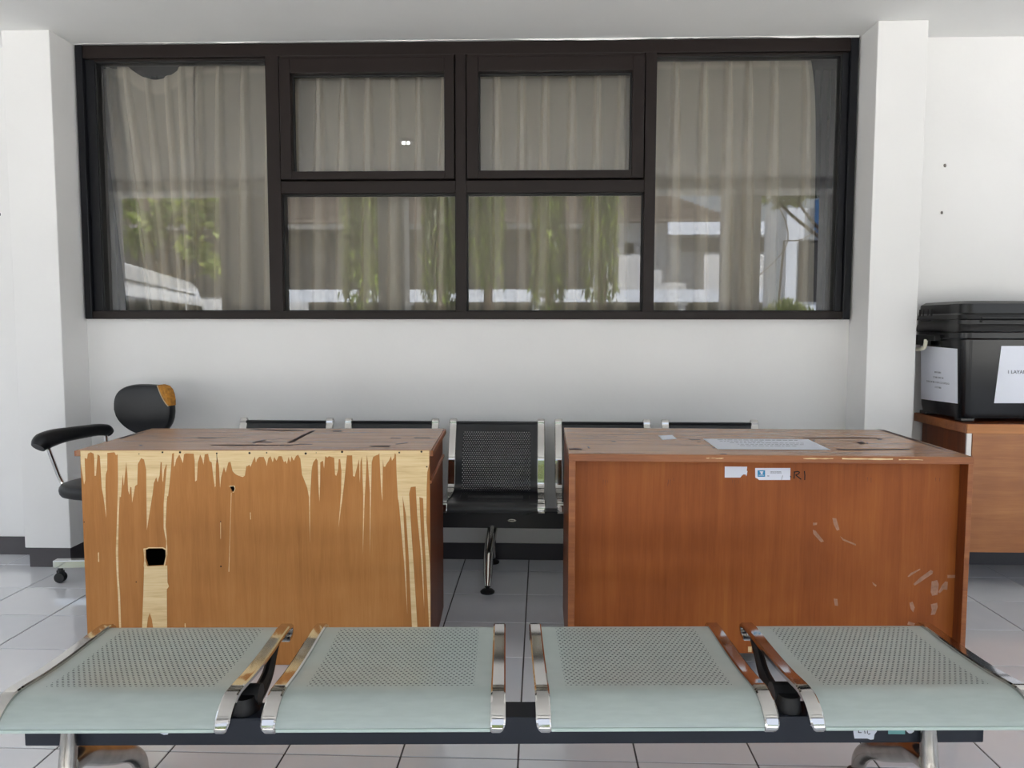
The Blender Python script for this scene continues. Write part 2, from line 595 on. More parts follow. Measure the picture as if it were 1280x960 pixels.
# ================================================================== SETTING
CEIL = 2.683
WY = 4.02
bm = NB()
box(bm, -6, 6, -0.35, 6.0, -0.2, -0.003)
floor = link('floor', bm, M['grout'], kind='structure')
T = 0.34
GX, GY = -0.0467, 2.1202
bm = NB(); box(bm, 0.0025, T - 0.0025, 0.0025, T - 0.0025, -0.008, 0, 0.0012, 1)
tile0 = link('tile', bm, M['tile'], floor)
bm = NB(); box(bm, 0.0025, T - 0.0025, 0.0025, 0.215, -0.008, 0, 0.0012, 1)
tile_cut = link('tile', bm, M['tile'], floor)
ca, sa = math.cos(-0.007), math.sin(-0.007)
first = {0: True, 1: True}
for j in range(-7, 6):
    for i in range(-11, 12):
        k = 1 if j == 5 else 0
        src = (tile0, tile_cut)[k]
        if first[k]: o = src; first[k] = False
        else:
            o = src.copy(); COL.objects.link(o)
        o.location = (GX + i * T * ca - j * T * sa, GY + j * T * ca + i * T * sa, random.uniform(-0.0004, 0))
        o.rotation_euler = (0, 0, -0.007)

bm = NB()
box(bm, -6, 6, WY, WY + 0.15, 0, 1.277)
box(bm, -6, -2.372, WY, WY + 0.15, 1.277, CEIL)
box(bm, 1.602, 6, WY, WY + 0.15, 1.277, CEIL)
box(bm, -2.372, 1.602, WY, WY + 0.15, 2.664, CEIL)
link('wall_back', bm, M['wall'], kind='structure')
# two screw holes at the right, one at the left
for hx, hz, r in ((2.0626, 2.053, 0.009), (2.0565, 1.818, 0.008), (-2.83, 1.826, 0.009)):
    bm = NB(); lathe(bm, [(r, 0), (r * 1.05, 0.002), (r * .7, 0.004)], seg=9)
    o = link('wall_plug', bm, plain('grey_plug', (110, 104, 100), 0.9) if 'plug' not in M else M['plug'], bpy.data.objects['wall_back'])
    o.rotation_euler = (math.pi / 2, 0, 0.4)
    o.location = (hx, WY, hz)

bm = NB(); box(bm, -6, 6, -0.3, 6.0, CEIL, CEIL + 0.25)
link('ceiling', bm, M['ceiling'], kind='structure')
bm = NB(); box(bm, -6, 6, -0.3, 0.1, CEIL + 0.0, CEIL + 0.45); box(bm, -6, 6, -0.02, 0.38, 2.585, CEIL + 0.01)
link('trim_1', bm, M['ceiling'], kind='structure')
for nm, x0, x1 in (('wall_left', -2.622, -2.382), ('wall_right', 1.612, 1.847)):
    bm = NB(); box(bm, x0, x1, 3.797, WY + 0.01, 0.102, CEIL, 0.004, 2)
    link(nm, bm, M['wall'], kind='structure')
bm = NB()
box(bm, -6, -2.60, WY - 0.008, WY + 0.01, 0, 0.098)
box(bm, -2.605, -2.39, 3.805, WY, 0, 0.103)
box(bm, -2.40, 1.62, WY - 0.008, WY + 0.01, 0, 0.088)
box(bm, 1.62, 1.84, 3.805, WY, 0, 0.103)
box(bm, 1.83, 6, WY - 0.008, WY + 0.01, 0, 0.098)
link('baseboard_back', bm, M['skirting'], kind='structure')
# porch columns along the open side
cols = ((-5.0, -4.52), (-3.32, -2.80), (-1.655, -1.375), (1.965, 2.305), (3.0, 3.4))
for x0, x1 in cols:
    bm = NB(); box(bm, x0, x1, -0.3, 0.02, 0, 2.7, 0.006, 2)
    o = link('porch_column', bm, M['wall'], kind='structure')
# room behind the curtain, its darkness put into near-black walls
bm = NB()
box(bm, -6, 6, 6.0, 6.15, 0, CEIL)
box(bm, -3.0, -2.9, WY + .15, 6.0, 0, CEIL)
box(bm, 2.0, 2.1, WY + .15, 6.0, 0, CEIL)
box(bm, -6, 6, WY + .151, 6.0, 2.658, CEIL - .001)  # dark sheet added under the ceiling, painted as the unlit room top
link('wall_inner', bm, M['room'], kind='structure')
# corrugated blind seen through the gaps, coloured near black for the room's darkness
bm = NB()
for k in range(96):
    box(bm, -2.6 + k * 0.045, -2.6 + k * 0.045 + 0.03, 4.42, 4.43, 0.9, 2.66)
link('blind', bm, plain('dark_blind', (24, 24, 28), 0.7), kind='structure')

# ------------------------------------------------------------------ window
win = thing('window_1', loc=(0, 0, 0), kind='structure')
FY0, FY1 = 3.992, 4.10
bm = NB()
for xo, xi, xg in ((-2.372, -2.335, -2.285), (1.602, 1.565, 1.532)):
    jb = NB()
    box(jb, min(xo, xi), max(xo, xi), FY0 - .005, FY1, 1.277, 2.678, .003)
    box(jb, min(xi, xg), max(xi, xg), FY0 + .018, FY1, 1.318, 2.61, .003)
    link('jamb', jb, M['jamb'], win)
box(bm, -2.334, 1.564, FY0, FY1, 2.612, 2.677, .003)              # head
box(bm, -2.30, -1.36, FY0 + .02, FY1, 2.602, 2.62, .003)
box(bm, 0.58, 1.55, FY0 + .02, FY1, 2.602, 2.62, .003)
box(bm, -2.334, 1.564, FY0 - .004, FY1, 1.277, 1.318, .003)       # sill rail
link('frame', bm, M['frame'], win)
for x0, x1 in ((-1.388, -1.318), (-0.414, -0.360), (0.548, 0.603)):
    bm = NB(); box(bm, x0, x1, FY0 - .003, FY1, 1.315, 2.614, .003)
    link('mullion', bm, M['frame'], win)
for x0, x1 in ((-1.318, -0.414), (-0.360, 0.548)):
    bm = NB(); box(bm, x0, x1, FY0, FY1, 1.922, 1.986, .003)
    link('transom', bm, M['frame'], win)
def pane(x0, x1, z0, z1, parent, y=4.04):
    bm = NB()
    vs = [bm.verts.new(p) for p in ((x0, y, z0), (x1, y, z0), (x1, y, z1), (x0, y, z1))]
    bm.faces.new(vs)
    return link('pane', bm, M['glass'], parent)
def gasket(x0, x1, z0, z1, parent, y=4.03, w=.006):
    bm = NB()
    box(bm, x0, x0 + w, y - .012, y + .012, z0, z1); box(bm, x1 - w, x1, y - .012, y + .012, z0, z1)
    box(bm, x0, x1, y - .012, y + .012, z0, z0 + w); box(bm, x0, x1, y - .012, y + .012, z1 - w, z1)
    return link('gasket', bm, M['gasket'], parent)
for x0, x1, z0, z1 in ((-2.285, -1.388, 1.318, 2.602), (-1.318, -0.414, 1.318, 1.922), (-0.360, 0.548, 1.318, 1.922), (0.603, 1.532, 1.318, 2.602)):
    pane(x0, x1, z0, z1, win)
    gasket(x0, x1, z0, z1, win)
for x0, x1, gx0, gx1 in ((-1.312, -0.420, -1.256, -0.468), (-0.354, 0.542, -0.296, 0.482)):
    bm = NB()
    y0, y1 = FY0 - .016, 4.05
    z0, z1, gz0, gz1 = 1.992, 2.597, 2.032, 2.524
    box(bm, x0, gx0, y0, y1, z0, z1, .003); box(bm, gx1, x1, y0, y1, z0, z1, .003)
    box(bm, gx0, gx1, y0, y1, z0, gz0, .003); box(bm, gx0, gx1, y0, y1, gz1, z1, .003)
    s = link('sash', bm, M['frame'], win)
    pane(gx0, gx1, gz0, gz1, s)
    gasket(gx0, gx1, gz0, gz1, s)
    bm = NB(); box(bm, x0, x1, FY0, FY0 + .02, z1 + .004, 2.612)
    link('drip_bar', bm, M['frame'], win)

# rough plaster edge where the ceiling meets the frame head
bm = NB()
rp = random.Random(12)
prev = 0.004
x = -2.372
pts_lo = []
while x < 1.60:
    prev = min(0.011, max(0.0, prev + rp.uniform(-.004, .004)))
    pts_lo.append((x, 2.682 - prev * .8))
    x += rp.uniform(.015, .05)
pts_lo.append((1.602, 2.679))
for i in range(len(pts_lo) - 1):
    (xa, za_), (xb_, zb_) = pts_lo[i], pts_lo[i + 1]
    vs = [bm.verts.new(p) for p in ((xa, FY0 - .007, za_), (xb_, FY0 - .007, zb_), (xb_, FY0 - .007, CEIL), (xa, FY0 - .007, CEIL))]
    bm.faces.new(vs)
link('trim_2', bm, M['ceiling'], kind='structure')

# ------------------------------------------------------------------ curtains
def curtain(name, label, x_top, x_bot, pleats, ztop, zbot=1.16, y=4.19, seed=0, amp=0.04, band=0.035, drift=0.02, edge=None):
    """x_top / x_bot: (left, right) edges at top and bottom; pleats: list of x at the heading"""
    rnd = random.Random(seed)
    W = x_top[1] - x_top[0]
    nx = max(40, int(W / 0.0045))
    nz = 56
    dr = [rnd.uniform(-drift, drift) for _ in pleats]
    wide = [rnd.uniform(0.8, 1.6) for _ in pleats]
    ph = rnd.uniform(0, 6)
    bm = NB()
    fl = bm.verts.layers.float.new('fold')
    rows = []
    for k in range(nz + 1):
        t = (k / nz) ** 1.15
        row = []
        for i in range(nx + 1):
            s = i / nx
            xt = x_top[0] + W * s
            xb = x_bot[0] + (x_bot[1] - x_bot[0]) * s
            zt = ztop(xt) if callable(ztop) else ztop
            x = xt + (xb - xt) * t
            if edge: x += edge(s, t)
            z = zt + (zbot - zt) * t
            d = 0.0
            fold = 0.0
            for q, px in enumerate(pleats):
                w = 0.0125 + 0.010 * min(1, t * 2.2) * wide[q] + 0.006 * max(0, t - .5) * wide[q]
                cx = px + dr[q] * t
                g = abs(xt - cx) / w
                if g < 4:
                    # a folded-over ridge: almost flat front, steep flanks
                    prof_ = 1 / (1 + g ** 6)
                    d += amp * prof_ * (0.5 + 0.5 * min(1, t * 12 + .2))
                    fold = max(fold, prof_)
                g2 = (xt - cx - 0.045) / 0.04
                d -= 0.014 * t * math.exp(-g2 * g2)
            d += 0.010 * t * math.sin(xt * 30 + ph + t * 1.5) + 0.006 * math.sin(xt * 9 + ph)
            if (zt - z) < band: fold = max(fold, 0.75)
            v = bm.verts.new((x, y - d, z))
            v[fl] = min(1, fold * (0.75 + 0.25 * math.sin(3 * t + seed)))
            row.append(v)
        rows.append(row)
    for k in range(nz):
        for i in range(nx):
            bm.faces.new((rows[k][i], rows[k][i + 1], rows[k + 1][i + 1], rows[k + 1][i]))
    o = link(name, bm, M['curtain'], smooth=True)
    return tag(o, label, 'curtain', 'beige curtains behind the long window')

def sag(x):
    t = (x + 2.20) / 0.34
    return 2.645 - 0.095 * max(0.0, math.sin(math.pi * min(1, max(0, t)))) ** 0.8
curtain('curtain', 'narrow end strip of beige curtain at the far left of the window', (-2.40, -2.22), (-2.27, -2.10), [-2.34, -2.25], 2.645, y=4.26, seed=3)
curtain('curtain', 'beige curtain with unhooked sagging heading at upper left', (-2.245, -1.825), (-2.085, -1.85), [-2.195, -2.075, -1.965, -1.89], sag, y=4.145, seed=5, amp=.026, band=.085)
curtain('curtain', 'beige pleated curtain behind left half of the window', (-1.895, -0.37), (-1.94, -0.385),
        [-1.825, -1.71, -1.573, -1.43, -1.30, -1.167, -1.033, -0.898, -0.762, -0.628, -0.49], 2.645, y=4.215, seed=11)
curtain('curtain', 'beige pleated curtain behind right half of the window', (-0.355, 1.475), (-0.37, 1.50),
        [-0.345, -0.212, -0.08, 0.05, 0.188, 0.322, 0.45, 0.61, 0.735, 0.88, 1.01, 1.115, 1.252, 1.425], 2.64, y=4.195, seed=23,
        edge=lambda s, t: -0.035 * s ** 14 * math.exp(-t * 9))

# ceiling lamp under the porch ceiling (its twin tubes show as a spark in the glass)
lampo = thing('ceiling_lamp', 'small twin tube lamp on the porch ceiling mirrored in upper left sash', 'lamp', (-1.01, 2.04, CEIL))
bm = NB(); lathe(bm, [(0.05, -0.02), (0.05, 0.0)], seg=20)
link('lamp_base', bm, M['paper'], lampo)
for dx in (-0.018, 0.018):
    bm = NB(); tube(bm, [(dx, 0, -0.02), (dx, 0, -0.036)], 0.009, 10)
    link('lamp_tube', bm, M['lamp'], lampo, smooth=True)

# ================================================================== LEFT DESK
AL = math.atan2(0.047, 1.2502)
dl = thing('desk', 'desk with peeling orange-brown plywood panel showing bare streaks, on the left', 'desk', (-1.6306, 2.6767, 0), AL, 'office desks')
HL = 0.795
WL = 1.251
# photo position on the front panel -> panel coordinates (x along the panel, z up)
LC = ((100, 563), (537, 563), (536.0, 832.5), (112.5, 830.0))
def bil(u, v, C, W, H):
    """inverse bilinear of a quad seen nearly square-on"""
    (ax, ay), (bx, by), (cx, cy), (dx, dy) = C
    t = (v - ay) / (dy - ay)
    for _ in range(3):
        xl = ax + (dx - ax) * t
        xr = bx + (cx - bx) * t
        s = (u - xl) / (xr - xl)
        yt = ay + (by - ay) * s
        yb = dy + (cy - dy) * s
        t = (v - yt) / (yb - yt)
    return (s * W, H * (1 - t))
def LP(u, v): return bil(u, v, LC, WL, HL)
def front(y0): return lambda a, b, d: (a, y0 + d, b)
big_hole = [LP(*p) for p in ((181.5, 685.5), (186, 683.5), (203, 683.5), (207.3, 686), (207.3, 694), (205, 704.5), (185, 705.5), (182, 696))]
small_hole = [LP(*p) for p in ((286.6, 607.5), (292, 606.8), (293.2, 609.5), (292, 613.8), (289, 613))]
bm = NB()
poly_sheet(bm, [(0, 0.002), (WL, 0.002), (WL, HL), (0, HL)], [big_hole, small_hole], front(0.0), 0.006)
link('front_panel', bm, M['veneer_left'], dl)
# ---- bare wood where the veneer has peeled
A = [(0, 215), (12, 250), (30, 360), (38, 330), (33, 180), (50, 185), (55, 150), (75, 140), (95, 150), (100, 180), (102, 300), (112, 300), (118, 210), (122, 155), (138, 165), (143, 230), (152, 380), (165, 445), (185, 590), (180, 445),
     (178, 380), (180, 290), (190, 260), (190, 145), (240, 140), (250, 160), (262, 155), (268, 200), (268, 445), (285, 445), (298, 290), (305, 370), (312, 300), (322, 205), (330, 290), (335, 400), (345, 430), (350, 375), (358, 380), (363, 485), (375, 420), (383, 370), (398, 360),
     (402, 220), (425, 180), (445, 190), (460, 260), (462, 420), (466, 672), (478, 590), (505, 423), (513, 350), (530, 310), (540, 345), (553, 300), (560, 205), (568, 210), (572, 330), (577, 345), (585, 260), (600, 220), (607, 240), (592, 440), (612, 440), (625, 330), (640, 150), (653, 145), (652, 240), (660, 230), (668, 190), (690, 155), (705, 190), (715, 215), (722, 155), (735, 148),
     (790, 150), (797, 200), (800, 340), (812, 330), (818, 210), (835, 155), (850, 190), (858, 225), (866, 155), (890, 150), (900, 200), (915, 210), (925, 300), (937, 380), (942, 370), (943, 230), (952, 170), (965, 230), (973, 385), (980, 310), (1000, 240), (1012, 280), (1030, 210), (1045, 205), (1060, 270), (1080, 290), (1100, 300), (1130, 310), (1145, 300), (1155, 235), (1165, 235), (1175, 225), (1185, 240), (1200, 200), (1215, 170), (1222, 210), (1226, 200)]
B = [(5, 180), (20, 165), (50, 165), (65, 200), (70, 225), (80, 175), (95, 160), (110, 200), (120, 165), (135, 190), (150, 160), (170, 160), (185, 200), (195, 190), (205, 210), (215, 165), (228, 200), (235, 160), (250, 190), (265, 160), (280, 150), (295, 180), (305, 280), (325, 330), (340, 370), (350, 427), (355, 740), (358, 427), (368, 260), (372, 230), (380, 200), (400, 175), (410, 190), (415, 380), (420, 460), (425, 330), (427, 200), (445, 190), (452, 240), (460, 160), (475, 170), (485, 160), (500, 165), (520, 170), (525, 280), (533, 290), (545, 250), (550, 180), (560, 180), (568, 260), (565, 390), (545, 632), (575, 420), (585, 340), (600, 200), (605, 155), (640, 155), (645, 290), (655, 295), (670, 240), (685, 180), (690, 340), (695, 200), (705, 160), (712, 420), (706, 810), (722, 427), (730, 300), (738, 150), (745, 200), (750, 290), (757, 400), (753, 820), (764, 400), (770, 200), (780, 165), (800, 155), (815, 150), (822, 140), (828, 300), (833, 400), (840, 458), (840, 380), (845, 180), (850, 230), (860, 230), (870, 210), (885, 190), (900, 160), (905, 190), (920, 170), (925, 140), (933, 150), (935, 260), (942, 427)]
def za(X, Y): return (100 + X / 5.565, 540 + Y / 5.565)
def zb(X, Y): return (320 + X / 5.333, 540 + Y / 5.333)
def zc(X, Y): return (320 + X / 3.428, 520 + Y / 3.428)
line = [za(*p) for p in A] + [zb(*p) for p in B]
Cc = [(610, 370), (630, 620), (642, 850), (637, 620), (626, 340), (640, 420), (650, 600), (661, 905), (684, 905), (676, 740), (664, 520), (654, 330), (662, 302), (683, 300), (688, 420), (700, 560), (714, 825), (711, 620), (702, 470), (698, 345), (714, 350), (720, 560), (728, 740), (734, 905), (741, 905), (741, 640), (727, 450), (730, 300), (733, 240), (742, 205)]
line += [zc(*p) for p in Cc]
top_l = [(537, 563.4), (100, 563.4)]
outline = [LP(*p) for p in line] + [LP(536.6, 563.4), LP(100.2, 563.4)]
outline = [(min(max(a, 0.0015), WL - 0.0015), min(b, HL - 0.001)) for a, b in outline]
bm = NB()
# the outline is built as vertical slices between successive points so that every spike stays
ztop = HL - 0.001
def slices(bm, pts, zt, y0=-0.0007, y1=0.001):
    uvm = pts
    for i in range(len(uvm) - 1):
        a, b = uvm[i], uvm[i + 1]
        if b[0] - a[0] > 0.00015:
            vs = [bm.verts.new((a[0], y0, a[1])), bm.verts.new((b[0], y0, b[1])), bm.verts.new((b[0], y0, zt)), bm.verts.new((a[0], y0, zt))]
            bm.faces.new(vs)
def fill_poly(bm, pts, y):
    vs = [bm.verts.new((a, y, b)) for a, b in pts]
    es = [bm.edges.new((vs[i], vs[(i + 1) % len(vs)])) for i in range(len(vs))]
    bmesh.ops.triangle_fill(bm, use_beauty=True, use_dissolve=False, edges=es, normal=(0, -1, 0))
fill_poly(bm, outline, -0.0006)
def q(x, y, s, ox, oy): return (ox + x / s, oy + y / s)
def c4(pts): return [LP(90 + x / 3.692, 520 + y / 3.692) for x, y in pts]
extra = [
    c4([(211, 165), (221, 165), (223, 300), (217, 450), (214, 620), (217, 720), (224, 820), (231, 1000), (234, 1140), (224, 1140), (222, 1000), (215, 820), (208, 720), (204, 620), (209, 450), (213, 300)]),
    c4([(447, 165), (455, 170), (445, 300), (436, 400), (432, 500), (438, 560), (441, 640), (434, 612), (434, 570), (423, 510), (423, 400), (431, 300), (437, 230)]),
    c4([(334, 686), (440, 682), (441, 760), (448, 778), (438, 792), (439, 900), (440, 1000), (440, 1140), (380, 1140), (378, 985), (370, 930), (360, 900), (352, 925), (345, 985), (340, 1140), (318, 1140), (326, 950), (331, 800)]),
    c4([(122, 622), (127, 620), (128, 664), (123, 664)]),
    c4([(733, 350), (735, 350), (728, 560), (724, 712), (721, 712), (727, 540)]),
    c4([(820, 440), (823, 440), (824, 472), (821, 472)]),
    c4([(683, 480), (686, 480), (686, 560), (684, 560)]),
    c4([(520, 950), (524, 950), (526, 975), (520, 975)]),
    c4([(340, 604), (354, 598), (420, 598), (436, 606), (438, 640), (430, 684), (424, 680), (433, 640), (432, 611), (417, 602), (357, 602), (342, 609)]),
    c4([(330, 604), (340, 602), (340, 660), (348, 686), (332, 686), (335, 650)]),
    c4([(722, 320), (733, 318), (750, 318), (753, 334), (746, 349), (738, 349), (746, 345), (750, 332), (746, 321), (726, 323)]),
]
for k, e in enumerate(extra):
    fill_poly(bm, e, -0.0007 - 0.00004 * k)
link('bare_wood', bm, M['bare'], dl, label='pale bare plywood in drips and streaks where veneer peeled')
bm = NB()
for X, Y, r in ((70, 138, 5), (330, 143, 8), (573, 132, 8), (955, 137, 6), (1103, 131, 7), (1138, 230, 5), (400, 138, 3)):
    a, b = LP(*zb(X, Y)); lathe(bm, [(r / 5.3 * .0029, 0), (r / 5.3 * .0020, 0.0004)], a, b, 0.0008, 8)
for X, Y, r in ((410, 152, 4), (573, 141, 7), (695, 141, 8), (950, 148, 6), (1178, 146, 8)):
    a, b = LP(*za(X, Y)); lathe(bm, [(r / 5.5 * .0029, 0), (r / 5.5 * .0020, 0.0004)], a, b, 0.0008, 8)
for X, Y, r in ((685, 482, 3), (686, 687, 4), (58, 482, 3), (298, 757, 3)):
    a, b = LP(90 + X / 3.692, 520 + Y / 3.692); lathe(bm, [(r / 3.7 * .0029, 0), (r / 3.7 * .0020, 0.0004)], a, b, 0.0008, 8)
for v in bm.verts: v.co = Vector((v.co.x, -v.co.z, v.co.y))
a, b = LP(*za(950, 150)); a2, b2 = LP(*za(952, 208))
box(bm, a - .0008, a + .0008, -0.0012, -0.0006, b2, b)
link('nail_holes', bm, M['void'], dl, kind='stuff')
bm = NB(); box(bm, -0.018, WL + 0.004, 0.006, 0.598, 0.772, HL, .002)
link('desktop', bm, M['top_left'], dl)
bm = NB(); box(bm, WL + 0.0042, WL + 0.012, 0.006, 0.598, 0.772, HL - .002, .002)
link('edge_strip', bm, M['edge_right'], dl)
bm = NB(); box(bm, -0.026, -0.0182, 0.008, 0.598, 0.772, HL - .003, .002)
link('edge_strip', bm, M['edge_right'], dl)
for x0, x1 in ((-0.004, 0.016), (WL - 0.024, WL - 0.002)):
    bm = NB(); box(bm, x0, x1, 0.0062, 0.585, 0.0, 0.770, .001)
    link('side_panel', bm, M['side_red'], dl)
bm = NB(); box(bm, WL - 0.002, WL + 0.006, 0.01, 0.58, 0.672, 0.684, .001)
link('side_rail', bm, M['edge_right'], dl)
for x0 in (0.018, WL - 0.43):
    bm = NB(); box(bm, x0, x0 + 0.40, 0.30, 0.56, 0.12, 0.768)
    pd = link('drawer_unit', bm, M['void'], dl)  # unseen unit added behind the panel, near black to keep its hole dark
    for k in range(3):
        z0 = 0.14 + k * 0.205
        bm = NB(); box(bm, x0 + .01, x0 + .39, 0.56, 0.578, z0, z0 + 0.195, .002)
        link('drawer', bm, M['side_red'], pd)
# dark splits in the desktop
def on_top(pts, h, org, ang, u0=None):
    out = []
    for u, v in pts:
        d = fwd + r2 * (u - 640) / F_PX - u2 * (v - 480) / F_PX
        t = (h - CAM_H) / d.z
        w = Vector((d.x * t, d.y * t))
        w -= Vector(org)
        out.append((w.x * math.cos(ang) + w.y * math.sin(ang), -w.x * math.sin(ang) + w.y * math.cos(ang)))
    return out
def flat_poly(bm, pts, z, th=0.0006):
    poly_sheet(bm, pts, [], lambda a, b, d: (a, b, z - d), th)
def zt_(x, y): return (280 + x / 4.571, 510 + y / 4.571)
splits = [[(150, 119), (300, 124), (455, 126), (455, 131), (300, 131), (150, 124)], [(362, 198), (385, 186), (440, 158), (500, 131), (522, 128), (512, 136), (460, 160), (400, 194), (380, 199)],
          [(-60, 210), (60, 211), (310, 210), (310, 214), (60, 216), (-60, 213)], [(830, 217), (880, 216), (950, 216), (945, 222), (850, 223)], [(620, 129), (672, 128), (670, 136), (622, 135)],
          [(318, 211), (345, 210), (345, 215), (318, 215)], [(350, 212), (395, 210), (395, 214), (352, 216)], [(400, 209), (430, 206), (430, 210), (402, 212)], [(430, 205), (505, 206), (505, 209), (430, 209)],
          [(160, 198), (230, 180), (240, 183), (170, 203)], [(200, 190), (275, 195), (275, 198), (205, 196)], [(950, 170), (1010, 171), (1010, 174), (950, 173)], [(1085, 168), (1180, 169), (1175, 173), (1090, 172)], [(980, 205), (1050, 197), (1050, 200), (985, 208)]]
bm = NB()
for sp in splits:
    flat_poly(bm, on_top([zt_(*p) for p in sp], HL, (-1.6306, 2.6767), AL), HL + 0.0005)
def zt2(x, y): return (100 + x / 5.565, 540 + y / 5.565)
for sp in ([(820, 38), (880, 39), (945, 42), (945, 45), (820, 43)], [(408, 90), (425, 90), (438, 94), (420, 97)], [(910, 90), (1000, 89), (1130, 89), (1130, 94), (1000, 94), (920, 93)], [(270, 42), (370, 14), (445, 0), (448, 3), (380, 20), (285, 49)], [(160, 70), (170, 68), (200, 64), (190, 69)]):
    flat_poly(bm, on_top([zt2(*p) for p in sp], HL, (-1.6306, 2.6767), AL), HL + 0.0005)
link('split', bm, M['crack'], dl, kind='stuff', label='dark splits and chips in the desktop')

# ================================================================== RIGHT DESK
AR = math.atan2(-0.0147, 1.369)
dr = thing('desk', 'desk with intact red-brown front panel, paper labels and tape marks, on the right', 'desk', (0.1153, 2.6422, 0), AR, 'office desks')
HR, WR = 0.80, 1.37
RC = ((711, 567), (1217, 571), (1208.5, 857.0), (712.5, 850.0))
PY = 0.05                                   # panel set back from the frame
bm = NB(); box(bm, 0.0, WR, 0.0, 0.69, 0.775, HR, .0025)
link('desktop', bm, M['top_right'], dr)
bm = NB(); box(bm, 0.0, WR, -0.004, -0.0002, 0.7745, HR - .0008, .001)
link('edge_strip', bm, M['edge_right'], dr)
bm = NB()
for x0, x1, z0, z1 in ((0.93, 1.10, .789, .7925), (0.47, 0.53, .7885, .7895), (0.80, 0.90, .7895, .7915), (1.12, 1.20, .7885, .790)):
    p = []
    for k in range(9):
        p.append((x0 + (x1 - x0) * k / 8, z1 + random.uniform(-.001, .001)))
    for k in range(8, -1, -1):
        p.append((x0 + (x1 - x0) * k / 8, z0 - random.uniform(0, .002)))
    fill_poly(bm, p, -0.0045)
link('edge_chip', bm, M['bare'], dr, kind='stuff', label='bare chips along the front edge')
for x0, x1 in ((0.0005, 0.0235), (WR - 0.017, WR - .0005)):
    bm = NB(); box(bm, x0, x1, 0.0, 0.68, 0.0, 0.7745, .0015)
    link('side_panel', bm, M['side_red'], dr)  # darker wood on the ends paints the shade of the recess
    bm = NB(); box(bm, x0, x1, -0.003, -0.0002, 0.003, 0.7745, .001)
    link('edge_strip', bm, M['edge_right'], dr)
bm = NB(); box(bm, 0.024, WR - 0.0175, PY, PY + 0.015, 0.078, 0.7745)
fp = link('front_panel', bm, M['veneer_right'], dr)
for x0 in (0.026, WR - 0.46):
    bm = NB(); box(bm, x0, x0 + 0.42, 0.36, 0.65, 0.14, 0.7735)
    pd = link('drawer_unit', bm, M['void'], dr)
    for k in range(3):
        z0 = 0.16 + k * 0.2
        bm = NB(); box(bm, x0 + .01, x0 + .41, 0.65, 0.668, z0, z0 + 0.19, .002)
        link('drawer', bm, M['side_red'], pd)
def on_plane(pts, org, ang, y0):
    """points of the photograph on the vertical plane y = y0 of a thing standing at org"""
    out = []
    tx = Vector((math.cos(ang), math.sin(ang))); ny = Vector((-math.sin(ang), math.cos(ang)))
    o2 = Vector(org)
    for u, v in pts:
        d = fwd + r2 * (u - 640) / F_PX - u2 * (v - 480) / F_PX
        t = (y0 + o2.dot(ny)) / Vector((d.x, d.y)).dot(ny)
        w = Vector((d.x * t, d.y * t))
        out.append(((w - o2).dot(tx), CAM_H + d.z * t))
    return out
RO = (0.1153, 2.6422)
def r3(pts): return on_plane([(950 + x / 3.0, 510 + y / 3.0) for x, y in pts], RO, AR, PY)
bm = NB()
marks = [[(575, 660), (600, 636), (640, 607), (649, 612), (646, 622), (612, 645), (580, 666)], [(553, 631), (566, 618), (600, 602), (601, 606), (575, 622), (557, 634)], [(702, 626), (737, 626), (738, 636), (703, 638)],
         [(643, 650), (664, 645), (670, 660), (666, 700), (645, 704), (640, 690)], [(668, 690), (682, 664), (694, 650), (704, 652), (702, 682), (688, 680), (674, 694)], [(640, 736), (664, 730), (666, 746), (656, 774), (640, 776), (644, 756)],
         [(560, 730), (572, 726), (580, 748), (574, 766), (564, 752)], [(198, 456), (208, 460), (240, 500), (228, 503), (200, 472)], [(271, 412), (286, 414), (298, 456), (288, 460), (276, 436)], [(300, 480), (312, 490), (360, 510), (359, 516), (310, 496)],
         [(198, 430), (214, 430), (213, 438), (199, 440)], [(420, 652), (437, 664), (434, 670), (424, 662)], [(556, 800), (584, 808), (580, 816), (552, 812)], [(276, 714), (290, 716), (292, 742), (280, 740)]]
for k, m in enumerate(marks):
    fill_poly(bm, r3(m), PY - 0.0006 - k * 0.00003)
link('tape_residue', bm, M['residue'], dr, kind='stuff', label='pale tape residue low on the panel')
def r1(pts): return on_plane([(900 + x / 10.667, 575 + y / 10.667) for x, y in pts], RO, AR, PY)
bm = NB(); fill_poly(bm, r1([(63, 86), (362, 88), (356, 140), (366, 150), (360, 180), (350, 215), (340, 192), (312, 192), (290, 208), (270, 234), (62, 234)]), PY - 0.0008)
fill_poly(bm, r1([(110, 22), (215, 22), (212, 30), (114, 29)]), PY - 0.0008)
link('torn_label', bm, M['paper'], dr, label='torn blank white paper label')
lb = r1([(468, 106), (938, 106), (934, 266), (520, 266), (500, 248), (470, 234)])
bm = NB(); fill_poly(bm, lb, PY - 0.0008)
lab = link('paper_label', bm, M['paper'], dr, label='white label with small blue square emblem')
bm = NB(); fill_poly(bm, r1([(500, 137), (600, 137), (600, 223), (500, 223)]), PY - 0.0011)
link('blue_emblem', bm, M['blue'], lab)
bm = NB()
fill_poly(bm, r1([(528, 150), (575, 150), (578, 160), (560, 172), (575, 184), (560, 192), (535, 188), (548, 172), (530, 162)]), PY - 0.0013)
fill_poly(bm, r1([(512, 200), (588, 200), (588, 206), (512, 206)]), PY - 0.0013)
link('emblem_mark', bm, M['paper'], lab)
bm = NB()
x = 668
while x < 805:
    w = random.uniform(6, 14)
    fill_poly(bm, r1([(x, 152), (x + w, 152), (x + w, 162), (x, 162)]), PY - 0.0012)
    fill_poly(bm, r1([(x + 4, 168), (x + 4 + w, 168), (x + 4 + w, 176), (x + 4, 176)]), PY - 0.0012)
    x += w + 5
